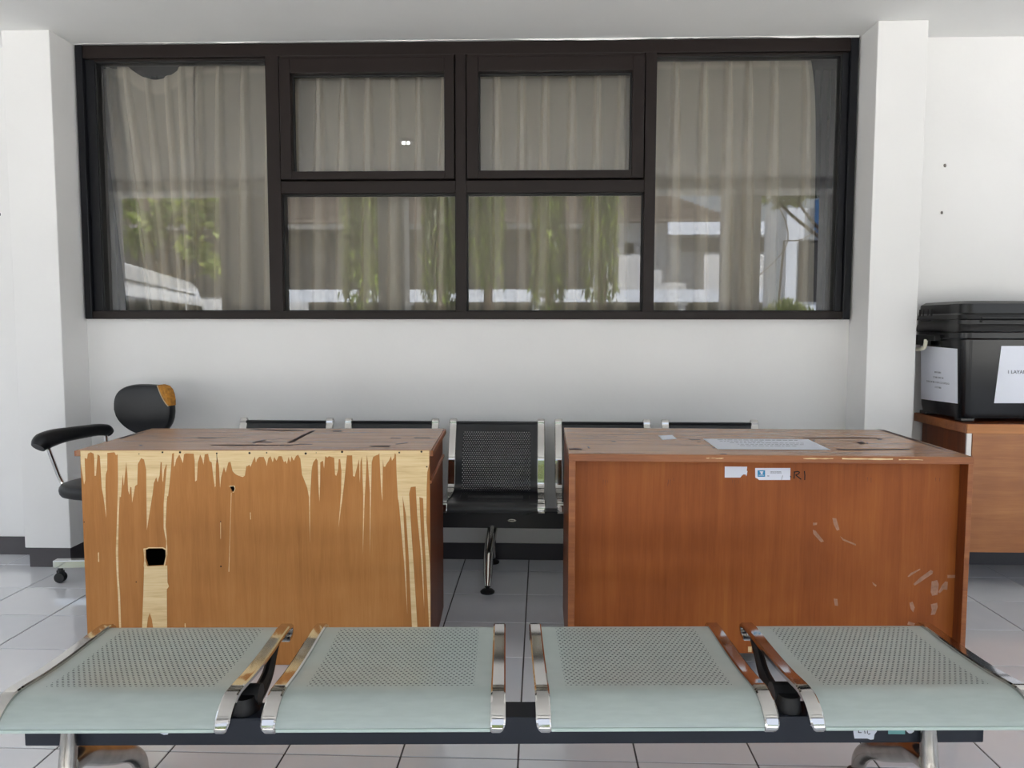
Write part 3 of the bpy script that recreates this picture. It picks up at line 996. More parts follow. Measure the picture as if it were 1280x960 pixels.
fill_poly(bm, r1([(628, 208), (655, 208), (655, 216), (628, 216)]), PY - 0.0012)
fill_poly(bm, r1([(832, 206), (838, 206), (820, 262), (815, 262)]), PY - 0.0012)
link('print_lines', bm, M['ink'], lab, kind='stuff')
# marker writing R I
def strokes(bm, lines, w, y, mp):
    for ln in lines:
        P = [Vector(p) for p in mp(ln)]
        for i in range(len(P) - 1):
            d = (P[i + 1] - P[i]).normalized()
            n = Vector((-d.y, d.x)) * w
            e = d * w * .6
            pts = [P[i] - e - n, P[i + 1] + e - n, P[i + 1] + e + n, P[i] - e + n]
            fill_poly(bm, [tuple(p) for p in pts], y)
bm = NB()
strokes(bm, [[(992, 155), (985, 245)], [(985, 160), (1040, 152), (1058, 162), (1050, 182), (1010, 200), (1035, 222), (1078, 255)], [(1125, 150), (1130, 205), (1128, 262)], [(938, 215), (946, 228)]], 0.0018, PY - 0.0009, r1)
link('marker_writing', bm, M['ink_dark'], dr, label='handwritten R I in dark marker')
bm = NB()
for X0, Y0, ln, w in ((165, 262, 50, 6), (190, 262, 80, 5), (245, 270, 50, 5), (1075, 262, 45, 6), (1060, 270, 30, 4), (-1560, 262, 60, 6), (-1530, 268, 70, 6), (-1500, 270, 40, 4), (-690, 262, 60, 8), (-665, 258, 90, 6), (-620, 240, 40, 6), (-700, 300, 50, 5), (1960, 230, 60, 7), (2010, 236, 70, 7), (2870, 236, 50, 6), (2925, 240, 50, 6)):
    fill_poly(bm, r1([(X0, Y0), (X0 + w, Y0), (X0 + w * .7, Y0 + ln), (X0 + w * .3, Y0 + ln)]), PY - 0.0006)
link('water_stain', bm, plain('dark_wood_stain', (96, 46, 22), 0.5), dr, kind='stuff')
# pale chip near the lower edge of the panel
bm = NB(); fill_poly(bm, on_plane([(935, 808), (939.5, 808), (939.5, 815), (935, 815)], RO, AR, PY), PY - 0.0008)
link('edge_chip', bm, M['bare'], dr)
# splits in the right desktop
def zr(x, y): return (690 + x / 4.57, 510 + y / 4.57)
def zr2(x, y): return (950 + x / 3.0, 510 + y / 3.0)
bm = NB()
for sp in ([(95, 232), (140, 230), (170, 234), (172, 239), (130, 239), (98, 238)], [(202, 217), (212, 222), (216, 230), (206, 228)], [(780, 172), (795, 178), (845, 178), (848, 182), (800, 184), (784, 178)], [(828, 190), (850, 192), (848, 196), (830, 194)], [(915, 225), (935, 226), (930, 230), (918, 229)], [(960, 262), (1000, 262), (998, 266), (965, 266)], [(340, 188), (365, 190), (364, 193), (342, 192)]):
    flat_poly(bm, on_top([zr(*p) for p in sp], HR, RO, AR), HR + 0.0006)
for sp in ([(160, 112), (300, 111), (440, 112), (438, 115), (300, 114), (170, 115)], [(438, 114), (458, 115), (458, 120), (440, 119)], [(362, 128), (385, 126), (396, 133), (376, 136)], [(398, 128), (406, 129), (405, 134), (399, 133)], [(284, 152), (330, 155), (560, 154), (562, 157), (330, 159), (290, 156)], [(198, 120), (206, 120), (206, 125), (199, 125)], [(232, 138), (246, 140), (240, 143)]):
    flat_poly(bm, on_top([zr2(*p) for p in sp], HR, RO, AR), HR + 0.0006)
flat_poly(bm, on_top([zr2(*p) for p in [(440, 80), (470, 84), (560, 112), (700, 158), (692, 158), (555, 116), (470, 90)]], HR, RO, AR), HR + 0.0007)
link('split', bm, M['crack'], dr, kind='stuff', label='dark splits and chips in the desktop')

# papers lying on the right desk
pap = thing('notice_sheet', 'white printed sheet lying on top of the right desk', 'paper', (0.6528, 2.7495, HR + 0.0012), AR)
bm = NB(); poly_sheet(bm, [(0, 0), (0.40, 0.006), (0.408, 0.264), (0.0, 0.258)], [], lambda a, b, d: (a, b, 0.0004 - d), 0.0004)
link('sheet', bm, M['paper'], pap)
bm = NB()
for r_, (a0, a1, s) in enumerate(((0.05, 0.36, 3), (0.05, 0.20, 2), (0.08, 0.35, 2), (0.10, 0.33, 2), (0.10, 0.30, 2))):
    x = a0
    yy = 0.225 - r_ * 0.036
    while x < a1:
        w = random.uniform(0.006, 0.022)
        vs = [bm.verts.new(p) for p in ((x, yy, .0007), (x + w, yy, .0007), (x + w, yy + 0.0035 * s, .0007), (x, yy + 0.0035 * s, .0007))]
        bm.faces.new(vs)
        x += w + 0.005
link('print_lines', bm, M['ink'], pap, kind='stuff')
bm = NB(); flat_poly(bm, [(0, 0), (0.060, 0.022), (0.061, 0.134), (0.002, 0.11)], 0.0009, 0.0007)
o = link('paper_scrap', bm, M['paper'])
o.location = (0.4926, 2.9778, HR + 0.0006)
tag(o, 'small white paper scrap on the right desk, left of the printed sheet', 'paper')

# ================================================================== THIRD DESK (far right)
d3 = thing('desk', 'golden-brown desk carrying the black storage bin at the right edge', 'desk', (1.959, 3.529, 0), 0, 'office desks')
bm = NB(); box(bm, 0, 1.30, 0.004, 0.478, 0.757, 0.80, .002)
link('desktop', bm, M['side_red'], d3)
bm = NB(); box(bm, 0, 1.30, -0.002, 0.0038, 0.757, 0.799, .001)
link('edge_strip', bm, M['edge_gold'], d3)
bm = NB(); box(bm, -0.006, -0.0002, 0.0, 0.478, 0.757, 0.799, .001)
link('edge_strip', bm, M['edge_right'], d3)
bm = NB(); box(bm, 0.004, 0.026, 0.004, 0.014, 0.0, 0.7565)
link('metal_strip', bm, plain('pale_metal_strip', (196, 192, 188), 0.35, 0.6), d3)
bm = NB(); box(bm, 0.0275, 1.28, -0.0005, 0.012, 0.207, 0.7565, .001)
link('front_panel', bm, M['veneer_gold'], d3)
for x0 in (0.03, 1.255):
    bm = NB(); box(bm, x0, x0 + 0.02, 0.014, 0.46, 0.207, 0.7565)
    link('side_panel', bm, M['side_red'], d3)
for x0 in (0.03, 1.25):
    for y0 in (0.30, 0.42):
        bm = NB(); box(bm, x0 - .01, x0 + 0.02, y0, y0 + 0.03, 0.0, 0.2068)
        link('leg', bm, M['black_steel'], d3)

# ------------------------------------------------------------------ storage bin
bn = thing('storage_bin', 'black plastic storage bin with lid and white paper labels', 'box', (1.960, 3.59, 0.8008), 0.04)
def bin_shell(bm, levels, r=0.045, seg=5):
    rings = []
    for (x0, x1, y0, y1, z) in levels:
        ring = []
        for cx, cy, a0 in ((x1 - r, y1 - r, 0), (x0 + r, y1 - r, 90), (x0 + r, y0 + r, 180), (x1 - r, y0 + r, 270)):
            for k in range(seg + 1):
                a = math.radians(a0 + 90 * k / seg)
                ring.append(bm.verts.new((cx + r * math.cos(a), cy + r * math.sin(a), z)))
        rings.append(ring)
    n = len(rings[0])
    for i in range(len(rings) - 1):
        for k in range(n):
            bm.faces.new((rings[i][k], rings[i][(k + 1) % n], rings[i + 1][(k + 1) % n], rings[i + 1][k]))
    bm.faces.new(rings[0][::-1]); bm.faces.new(rings[-1])
BW, BD = 0.62, 0.385
bm = NB()
bin_shell(bm, [(0.012, BW - .012, 0.012, BD - .01, 0.016), (0.006, BW - .006, 0.006, BD - .005, 0.05), (-0.010, BW + .01, -0.012, BD + .002, 0.38), (-0.018, BW + .018, -0.02, BD + .006, 0.388), (-0.018, BW + .018, -0.02, BD + .006, 0.412)])
body = link('body', bm, M['bin'], bn, smooth=True)
for x0, x1 in ((0.012, 0.075), (BW - .075, BW - .012)):
    for y0, y1 in ((0.012, 0.07), (BD - .07, BD - .012)):
        bm = NB(); box(bm, x0, x1, y0, y1, 0.0, 0.018, .004)
        link('foot', bm, M['bin'], bn)
bm = NB()
bin_shell(bm, [(-0.020, BW + .02, -0.022, BD + .008, 0.4125), (-0.028, BW + .028, -0.030, BD + .012, 0.42), (-0.024, BW + .024, -0.026, BD + .01, 0.445), (-0.020, BW + .02, -0.020, BD + .008, 0.452), (-0.020, BW + .02, -0.020, BD + .008, 0.470),
                (-0.026, BW + .026, -0.026, BD + .01, 0.474), (-0.022, BW + .022, -0.022, BD + .008, 0.495), (-0.014, BW + .014, -0.014, BD + .006, 0.502), (-0.012, BW + .012, -0.012, BD + .004, 0.545), (0.004, BW - .004, 0.006, BD - .01, 0.558)])
lid = link('lid', bm, M['lid'], bn, smooth=True)
bm = NB()
tube(bm, [(-0.006, -0.028, 0.535), (-0.006, -0.029, 0.490), (0.005, -0.029, 0.480), (0.030, -0.029, 0.480), (0.040, -0.029, 0.490), (0.040, -0.028, 0.535)], 0.0045, 8, 3)
tube(bm, [(0.008, -0.028, 0.535), (0.008, -0.029, 0.500), (0.016, -0.029, 0.494), (0.026, -0.028, 0.500), (0.026, -0.028, 0.535)], 0.003, 8, 3)
for v in bm.verts: v.co.y += 0.010
for v in bm.verts:
    v.co = Vector((-0.022 + (v.co.y + 0.019) * .3, 0.34 - (v.co.x + .006) * 2.2, v.co.z - 0.01))
link('raised_u_rib', bm, M['black_plastic'], lid, smooth=True)
bm = NB()
box(bm, 0.06, BW - .02, -0.0325, -0.02, 0.459, 0.468, .002); box(bm, 0.06, BW - .02, -0.0325, -0.02, 0.478, 0.484, .001)
link('front_ribs', bm, M['lid'], lid)
# side latch with a cream bail
bm = NB(); box(bm, -0.046, -0.012, 0.16, 0.37, 0.372, 0.400, .004); box(bm, -0.044, -0.018, 0.235, 0.345, 0.350, 0.385, .003)
lt = link('latch', bm, M['black_plastic'], bn)
bm = NB(); tube(bm, [(-0.044, 0.235, 0.378), (-0.048, 0.235, 0.345), (-0.052, 0.242, 0.335), (-0.054, 0.28, 0.328), (-0.054, 0.325, 0.330), (-0.050, 0.345, 0.343), (-0.046, 0.347, 0.378)], 0.0095, 8, 4)
link('bail', bm, M['bail'], lt, smooth=True)
# labels taped on
sp = thing('paper_label', 'white paper taped on the left side of the black bin', 'paper', (0, 0, 0))
sp2 = thing('paper_label', 'white paper taped on the front of the black bin', 'paper', (0, 0, 0))
RZ = Matrix.Translation((1.960, 3.59, 0.8008)) @ Matrix.Rotation(0.04, 4, 'Z')
def side_x(z): return 0.006 - 0.016 * (z - 0.05) / 0.33 - 0.0015
def front_y(z): return 0.006 - 0.018 * (z - 0.05) / 0.33 - 0.0015
def map_side(a, b, d): return RZ @ Vector((side_x(b) + d, a, b))
def map_front(a, b, d): return RZ @ Vector((a, front_y(b) + d, b))
bm = NB(); poly_sheet(bm, [(0.03, 0.083), (0.345, 0.075), (0.345, 0.345), (0.030, 0.338)], [], map_side, 0.0005)
link('sheet', bm, M['paper'], sp)
bm = NB()
rows = ((0.175, 0.145, 0.235, 0.007), (0.160, 0.15, 0.25, 0.007), (0.145, 0.10, 0.33, 0.008), (0.125, 0.16, 0.24, 0.007))
rows = ((0.215, 0.165, 0.215), (0.190, 0.145, 0.235), (0.166, 0.095, 0.29), (0.142, 0.165, 0.215))
def bars(bm, a0, a1, z, h, mp, dd=-0.0006):
    a = a0
    while a < a1:
        w = random.uniform(0.0035, 0.007)
        for b0, b1 in ((0, .35), (.65, 1)) if random.random() < .5 else ((0, 1),):
            vs = [bm.verts.new(mp(p, q_, dd)) for p, q_ in ((a, z + h * b0), (a + w * .8, z + h * b0), (a + w * .8, z + h * b1), (a, z + h * b1))]
            bm.faces.new(vs)
        a += w + 0.003
for z, a0, a1 in rows:
    bars(bm, a0, a1, z, 0.008, map_side)
link('print_lines', bm, M['ink'], sp, kind='stuff')
X0 = 0.168
bm = NB(); poly_sheet(bm, [(X0 - .012, 0.088), (X0 + 0.215, 0.088), (X0 + 0.215, 0.352), (X0, 0.352)], [], map_front, 0.0005)
link('sheet', bm, M['paper'], sp2)
tp = RZ @ Vector((X0 + 0.098, front_y(0.232) - 0.0008, 0.232))
text_mesh('lettering', '1 LAYANAN', 0.023, M['ink'], sp2, tp, (math.pi / 2 - 0.05, 0, 0.04), label='small grey capital letters')

# ================================================================== OFFICE CHAIR
oc = thing('office_chair', 'old black vinyl office chair with torn backrest behind the left desk', 'chair', (-2.0, 3.60, 0), 0)
H2 = Vector((-0.26, -0.966, 0)); R2v = Vector((-0.966, 0.26, 0))          # facing direction, chair's right
def C3(f_, r_, z):
    p = H2 * f_ + R2v * r_
    return Vector((p.x, p.y, z))
n = 48
def blob(hw, hh, narrow=0.0, pw=0.72):
    out = []
    for k in range(n):
        a = 2 * math.pi * k / n
        c_, s_ = math.cos(a), math.sin(a)
        x = hw * math.copysign(abs(c_) ** pw, c_)
        z = hh * math.copysign(abs(s_) ** pw, s_)
        if z < 0: x *= 1 - narrow * (-z / hh) ** 1.5
        out.append((x, z))
    return out
outl = blob(0.178, 0.130, 0.30, 0.66)
def pb(a, b, d): return C3(-0.215 + d + 1.1 * a * a, a + 0.012, 0.818 + b)
bm = NB(); cushion(bm, outl, 0.05, pb, rings=6, round_=0.3, bulge=0.010)
bk = link('backrest', bm, M['vinyl'], oc, smooth=True)
# torn corner: yellow foam with a pale ragged rim
rim = [(-0.092, 0.1290), (-0.103, 0.108), (-0.118, 0.082), (-0.138, 0.058), (-0.158, 0.040), (-0.1755, 0.030), (-0.1755, 0.058), (-0.168, 0.086), (-0.154, 0.108), (-0.130, 0.123)]
bm = NB()
inner = [(a * 0.975, b * 0.975) for a, b in rim]
vs0 = [bm.verts.new(pb(a, b, 0.0315)) for a, b in inner]
vm = [bm.verts.new(pb(a * 1.012, b * 1.012, 0.018)) for a, b in rim]
vs1 = [bm.verts.new(pb(a * 1.015, b * 1.015, -0.018)) for a, b in rim]
c0 = bm.verts.new(pb(-0.128, 0.092, 0.036))
for k in range(len(rim)):
    j = (k + 1) % len(rim)
    bm.faces.new((vs0[k], vs0[j], c0))
    bm.faces.new((vs0[k], vs0[j], vm[j], vm[k]))
    bm.faces.new((vm[k], vm[j], vs1[j], vs1[k]))
link('exposed_foam', bm, M['foam'], bk, label='yellow foam exposed at the torn corner')
bm = NB(); tube(bm, [pb(a * 0.99, b * 0.99, 0.033) for a, b in rim[:6]], 0.0028, 6, 3)
link('torn_rim', bm, M['torn'], bk)
bm = NB(); tube(bm, [C3(-0.25, 0, 0.78), C3(-0.26, 0, 0.62), C3(-0.22, 0, 0.46), C3(-0.05, 0, 0.435)], 0.012, 8, 4)
link('back_support', bm, M['chrome'], oc, smooth=True)
bm = NB(); cushion(bm, blob(0.215, 0.215, 0, 0.62), 0.062, lambda a, b, d: C3(a + 0.02, b, 0.475 + d), rings=6, round_=0.3, bulge=0.012)
link('seat', bm, M['vinyl'], oc, smooth=True)
bm = NB()
tube(bm, [C3(-0.150, 0.200, 0.700), C3(-0.13, 0.203, 0.716), C3(-0.08, 0.210, 0.724), C3(-0.02, 0.217, 0.724), C3(0.08, 0.228, 0.722), C3(0.15, 0.236, 0.716), C3(0.205, 0.242, 0.702), C3(0.228, 0.243, 0.680)], [0.022, 0.030, 0.030, 0.031, 0.034, 0.040, 0.044, 0.032], 14, 5)
ar = link('armrest', bm, M['vinyl'], oc, smooth=True)
bm = NB(); tube(bm, [C3(0.19, 0.237, 0.70), C3(0.165, 0.225, 0.60), C3(0.14, 0.205, 0.50), C3(0.12, 0.15, 0.437), C3(-0.06, 0.15, 0.437), C3(-0.11, 0.19, 0.50), C3(-0.125, 0.20, 0.62), C3(-0.125, 0.203, 0.71)], 0.0095, 10, 4)
link('arm_tube', bm, M['chrome'], ar, smooth=True)
bm = NB(); lathe(bm, [(0.03, 0.10), (0.03, 0.20), (0.02, 0.20), (0.02, 0.40), (0.10, 0.41), (0.10, 0.435)], seg=20)
link('gas_column', bm, M['chrome'], oc, smooth=True)
a0 = math.radians(184.5)
for k in range(4):
    a = a0 + k * math.pi / 2
    R_ = Matrix.Rotation(a, 4, 'Z')
    bm = NB(); box(bm, 0.02, 0.325, -0.02, 0.02, 0.074, 0.112, .003, mat=R_)
    lg = link('base_leg', bm, M['chrome'], oc)
    bm = NB()
    for w in (-0.016, 0.008):
        lathe(bm, [(0.012, 0), (0.024, 0), (0.0255, 0.004), (0.024, 0.010), (0.012, 0.010)], 0, 0, w, 16)
    for v in bm.verts: v.co = Vector((v.co.x, v.co.z, v.co.y))
    for v in bm.verts: v.co = R_ @ (v.co + Vector((0.30, 0, 0.0258)))
    box(bm, 0.282, 0.318, -0.006, 0.006, 0.028, 0.06, .003, mat=R_)
    tube(bm, [R_ @ Vector((0.30, 0, 0.05)), R_ @ Vector((0.30, 0, 0.078))], 0.012, 8)
    link('castor', bm, M['black_plastic'], lg, smooth=True)

# ================================================================== BLACK BENCH (back wall)
bb = thing('waiting_bench', 'black perforated steel waiting bench with backs, along the back wall', 'bench', (0, 0, 0), 0)
prof_b = [(3.865, 0.758), (3.858, 0.735), (3.835, 0.69), (3.802, 0.63), (3.778, 0.575), (3.766, 0.52), (3.757, 0.475), (3.742, 0.443), (3.705, 0.426), (3.64, 0.423), (3.55, 0.428), (3.47, 0.438), (3.425, 0.438), (3.405, 0.425), (3.402, 0.408)]
# heading curls over the top rail
for cxb in (-1.272, -0.731, -0.195, 0.337, 0.874):
    st = NB(); sweep(st, prof_b, lambda t: -0.205, lambda t: 0.205, 0.004)
    so = link('seat_shell', st, M['seat_black'], bb, smooth=True)
    so.location = (cxb, 0, 0)
    for sg in (-1, 1):
        x0, x1 = (-0.241, -0.203) if sg < 0 else (0.203, 0.241)
        def f0(t, x0=x0, sg=sg): return x0 + (0.012 * max(0, (t - .94) / .06) ** 2 if sg < 0 else 0)
        def f1(t, x1=x1, sg=sg): return x1 - (0.012 * max(0, (t - .94) / .06) ** 2 if sg > 0 else 0)
        bm = NB(); sweep(bm, [(3.885, 0.752)] + [(3.868, 0.766)] + [(y, z + 0.003) for y, z in prof_b[1:]], f0, f1, 0.016, rail=True)
        ro = link('side_rail', bm, M['chrome'], so, smooth=True)
        bm = NB(); box(bm, x0 + .002, x1 - .002, 3.395, 3.42, 0.402, 0.414, .003)
        link('rail_cap', bm, M['alu'], so)
    bm = NB(); box(bm, -0.204, 0.204, 3.852, 3.872, 0.748, 0.7605, .003)
    link('top_lip', bm, M['black_steel'], so)
    bm = NB(); box(bm, -0.204, 0.204, 3.398, 3.408, 0.402, 0.416, .002)
    link('front_lip', bm, M['black_steel'], so)
bm = NB(); box(bm, -1.50, 1.10, 3.665, 3.745, 0.262, 0.345, .004)
link('beam', bm, M['black_steel'], bb)
for cxb in (-1.272, -0.731, -0.195, 0.337, 0.874):
    for dx in (-0.15, 0.15):
        bm = NB(); box(bm, cxb + dx - .015, cxb + dx + .015, 3.60, 3.70, 0.345, 0.424, .003)
        link('seat_bracket', bm, M['black_steel'], bb)
bm = NB(); lathe(bm, [(0.021, 0), (0.021, .002), (0.018, .0035)], seg=24)
for v in bm.verts: v.co = Vector((-0.113 + v.co.x, 3.6648 - v.co.z, 0.302 + v.co.y * 0.38))
bd = link('badge', bm, M['alu'], bb, label='small oval metal badge')
bm = NB(); box(bm, -0.126, -0.101, 3.6605, 3.6612, 0.3005, 0.303)
link('badge_line', bm, M['ink_dark'], bd)
for lx in (-1.30, -0.222, 0.90):
    for yf, lab_ in ((3.50, 1), (3.955, -1)):
        bm = NB()
        sgn = -1 if yf < 3.7 else 1
        tube(bm, [(lx + 0.012, 3.705, 0.27), (lx + 0.012, 3.70 + sgn * .03, 0.25), (lx, 3.70 + sgn * 0.10, 0.16), (lx, 3.70 + sgn * 0.165, 0.07), (lx, yf, 0.028)], [0.024, 0.025, 0.024, 0.021, 0.014], 12, 4)
        lg = link('leg', bm, M['chrome'], bb, smooth=True)
        bm = NB(); lathe(bm, [(0.033, 0.0), (0.034, 0.007), (0.026, 0.015), (0.009, 0.019), (0.008, 0.032)], lx, yf, 0.0, 20)
        link('foot', bm, M['black_plastic'], lg, smooth=True)

# ================================================================== FRONT BENCH
FA = 0.040
fb = thing('waiting_bench', 'backless pale green-grey perforated steel bench with chrome rails, in the foreground', 'bench', (-0.035, 1.76, 0), FA)
prof_f = [(0.284, 0.408), (0.280, 0.418), (0.262, 0.424), (0.20, 0.424), (0.12, 0.423), (0.04, 0.424), (-0.03, 0.428), (-0.085, 0.433), (-0.125, 0.434), (-0.155, 0.427), (-0.178, 0.415), (-0.192, 0.403), (-0.198, 0.394)]
rail_f = [(0.258, 0.396), (0.280, 0.398), (0.292, 0.410), (0.288, 0.423), (0.265, 0.429), (0.20, 0.430), (0.12, 0.429), (0.04, 0.430), (-0.03, 0.433), (-0.085, 0.438), (-0.125, 0.440), (-0.157, 0.433), (-0.182, 0.419), (-0.196, 0.404), (-0.200, 0.392), (-0.190, 0.385)]
first_leg = None
for ci, cxf in enumerate((-0.872, -0.292, 0.288, 0.868)):
    bm = NB(); sweep(bm, prof_f, -0.228, 0.228, 0.005)
    so = link('seat_shell', bm, M['seat_grey'], fb, smooth=True)
    so.data.materials.append(M['blue_black'])
    for p_ in so.data.polygons:                      # underside coloured dark, standing in for shade in the holes
        if p_.index % 4 == SWEEP_UNDER: p_.material_index = 1
    so.location = (cxf, 0, 0)
    bm = NB(); box(bm, -0.226, 0.226, -0.2015, -0.193, 0.3865, 0.394, .002)
    link('front_lip', bm, plain('pale_lip', (188, 202, 194), 0.3) if ci == 0 else bpy.data.materials['pale_lip'], so)
    for sg in (-1, 1):
        x0, x1 = (-0.258, -0.226) if sg < 0 else (0.226, 0.258)
        def f0(t, x0=x0, sg=sg): return x0 + (0.016 * max(0, (t - .84) / .16) ** 2 if sg < 0 else 0)
        def f1(t, x1=x1, sg=sg): return x1 - (0.016 * max(0, (t - .84) / .16) ** 2 if sg > 0 else 0)
        bm = NB(); sweep(bm, rail_f, f0, f1, 0.011, rail=True)
        link('side_rail', bm, M['chrome'], so, smooth=True)
        bm = NB(); tube(bm, [(x0 + .016, 0.262, 0.402), (x0 + .016, 0.262, 0.410), (x0 + .016, 0.278, 0.414)], 0.006, 6)
        link('rail_bolt', bm, M['alu'], so)
    for dx in (-0.12, 0.12):
        bm = NB(); box(bm, dx - .02, dx + .02, -0.04, 0.035, 0.336, 0.4095, .003)
        link('seat_bracket', bm, M['black_steel'], so)
bm = NB(); box(bm, -1.145, 1.083, -0.042, 0.035, 0.270, 0.335, .003)
link('beam', bm, M['blue_black'], fb)
# swept black brackets whose backs are missing: hub on the beam, arm rising to the rear of the seat
for hx, s in ((-0.648, 1), (0.635, -1)):
    bm = NB()
    tube(bm, [(hx, 0.0, 0.33), (hx, -0.01, 0.345), (hx, -0.01, 0.372)], [0.034, 0.030, 0.024], 14, 3)
    tube(bm, [(hx - .03, 0.02, 0.362), (hx + .03, 0.02, 0.362)], 0.026, 14)
    br = link('back_bracket', bm, M['black_plastic'], fb, smooth=True)
    bm = NB()
    tube(bm, [(hx + .006 * s, -0.01, 0.345), (hx + .014 * s, 0.05, 0.350), (hx + .014 * s, 0.12, 0.362), (hx + .008 * s, 0.18, 0.385), (hx + .002 * s, 0.235, 0.402)], [0.020, 0.018, 0.015, 0.013, 0.012], 10, 4)
    link('bracket_arm', bm, M['black_plastic'], br, smooth=True)
# legs
for lx in (-1.035, 0.945):
    bm = NB()
    tube(bm, [(lx, -0.052, 0.332), (lx, -0.058, 0.27), (lx, -0.075, 0.20), (lx, -0.13, 0.11), (lx, -0.23, 0.045), (lx, -0.31, 0.026)], [0.018, 0.019, 0.021, 0.022, 0.022, 0.020], 14, 5)
    lg = link('leg', bm, M['alu'], fb, smooth=True)
    bm = NB(); lathe(bm, [(0.028, 0.0), (0.028, 0.010), (0.012, 0.016)], lx, -0.31, 0, 18)
    link('foot', bm, M['black_plastic'], lg, smooth=True)
    bm = NB()
    tube(bm, [(lx, -0.06, 0.235), (lx, 0.0, 0.225), (lx, 0.07, 0.185), (lx, 0.14, 0.145), (lx, 0.215, 0.105), (lx, 0.262, 0.062), (lx, 0.28, 0.020)], [0.024, 0.026, 0.026, 0.025, 0.024, 0.022, 0.018], 14, 5)
    lg = link('leg', bm, M['alu'], fb, smooth=True)
    bm = NB(); lathe(bm, [(0.028, 0.0), (0.028, 0.010), (0.012, 0.016)], lx, 0.28, 0, 18)
    link('foot', bm, M['black_plastic'], lg, smooth=True)
# paper remnants on the beam
def beam_pts(pts):
    return on_plane(pts, (-0.035, 1.76), FA, -0.042)
def sticker(pts, mat, name, lab_, dy=0.0006):
    bm = NB(); fill_poly(bm, beam_pts(pts), -0.042 - dy)
    return link(name, bm, mat, fb, label=lab_)
s1 = sticker([(1066, 908), (1095, 908), (1096, 914), (1093, 918), (1092, 924), (1088, 924.5), (1084, 923), (1068, 923), (1067, 918)], M['paper'], 'torn_label', 'torn white paper label with black marks')
bm = NB()
strokes(bm, [[(1073, 912), (1073, 915.5), (1076.5, 915.5)], [(1080.5, 912), (1081, 916.5)], [(1084, 916.5), (1084, 912.5), (1087, 912)], [(1085, 917.5), (1087.5, 917)]], 0.0009, -0.042 - 0.0009, beam_pts)
link('label_marks', bm, M['ink_dark'], s1)
sticker([(1110, 908), (1131, 909), (1131, 917.6), (1110, 917.4)], M['teal'], 'teal_label', 'small teal and white label', 0.0008)
sticker([(1132, 910), (1143, 910), (1142, 914.5), (1139, 916.5), (1136, 916.5), (1133, 914)], M['paper'], 'round_label', 'small round white sticker', 0.0008)
sticker([(166, 908), (213, 908), (210, 918), (205, 918.5), (200, 916.2), (182, 915), (172, 915), (168, 914)], M['paper'], 'torn_label', 'torn strip of white paper under the first seat', 0.0008)

# ================================================================== OUTDOORS (behind the camera, seen mirrored in the glass)
bm = NB(); box(bm, -60, 60, -70, -0.352, -0.25, -0.05)
link('ground', bm, M['concrete'], kind='structure')
bm = NB(); box(bm, -14, 14, -0.25, 9, CEIL + 0.25, CEIL + 0.45)
link('shade_slab', bm, M['wall'], kind='structure')  # unseen slab added above the ceiling to shade the porch from the sun

def leaves(bm, n, sampler, size, droop=0.0, rnd=random):
    for _ in range(n):
        p = Vector(sampler())
        L = size * rnd.uniform(.6, 1.4)
        W = L * (0.22 if droop else 0.5)
        if droop:
            d = Vector((rnd.uniform(-.5, .5), rnd.uniform(-.5, .5), -1)).normalized()
        else:
            d = Vector((rnd.uniform(-1, 1), rnd.uniform(-1, 1), rnd.uniform(-1, .6))).normalized()
        s = d.cross(Vector((rnd.uniform(-1, 1), rnd.uniform(-1, 1), rnd.uniform(-1, 1)))).normalized() * W * .5
        a, b, c, e = p, p + d * L * .45 + s, p + d * L, p + d * L * .45 - s
        bm.faces.new([bm.verts.new(v) for v in (a, b, c, e)])

def mast_tree(x, y, w, zlow, label, seed, trunk=True):
    rnd = random.Random(seed)
    t = thing('mast_tree', label, 'tree', (x, y, -0.05), 0, 'drooping mast trees across the yard')
    bm = NB(); tube(bm, [(0, 0, 0), (0.04, 0, 2.5), (0, 0, 7.5)], [0.13, 0.11, 0.05], 8, 3)
    link('trunk', bm, M['bark'], t, smooth=True)
    cl = lambda v: max(-.42 * w, min(.42 * w, v))
    strands = [(cl(rnd.gauss(0, w * .33)), cl(rnd.gauss(0, w * .33)), zlow + rnd.uniform(0, 1.6) * rnd.random()) for _ in range(60)]
    def smp():
        sx, sy, sz = strands[rnd.randrange(60)]
        z = sz + (rnd.random() ** 1.0) * (7.8 - sz)
        return (sx + rnd.gauss(0, .06), sy + rnd.gauss(0, .06), z)
    bm = NB(); leaves(bm, 3600, smp, 0.26, 1.0, rnd)
    link('foliage', bm, M['leaf_dark'], t, kind='stuff')
mast_tree(-4.55, -11.9, 1.0, 1.9, 'dense drooping mast tree mirrored left of centre in lower left pane', 1)
mast_tree(-2.5, -11.9, 0.8, 1.95, 'drooping mast tree mirrored beside the central mullion, on its left', 2)
mast_tree(-1.25, -11.5, 0.8, 2.3, 'drooping mast tree mirrored beside the central mullion, on its right', 3)
mast_tree(0.30, -11.9, 0.8, 1.8, 'drooping mast tree mirrored in middle of lower right pane', 4)
mast_tree(1.62, -11.5, 0.8, 2.0, 'drooping mast tree with thick trunk mirrored at right of lower right pane', 5)

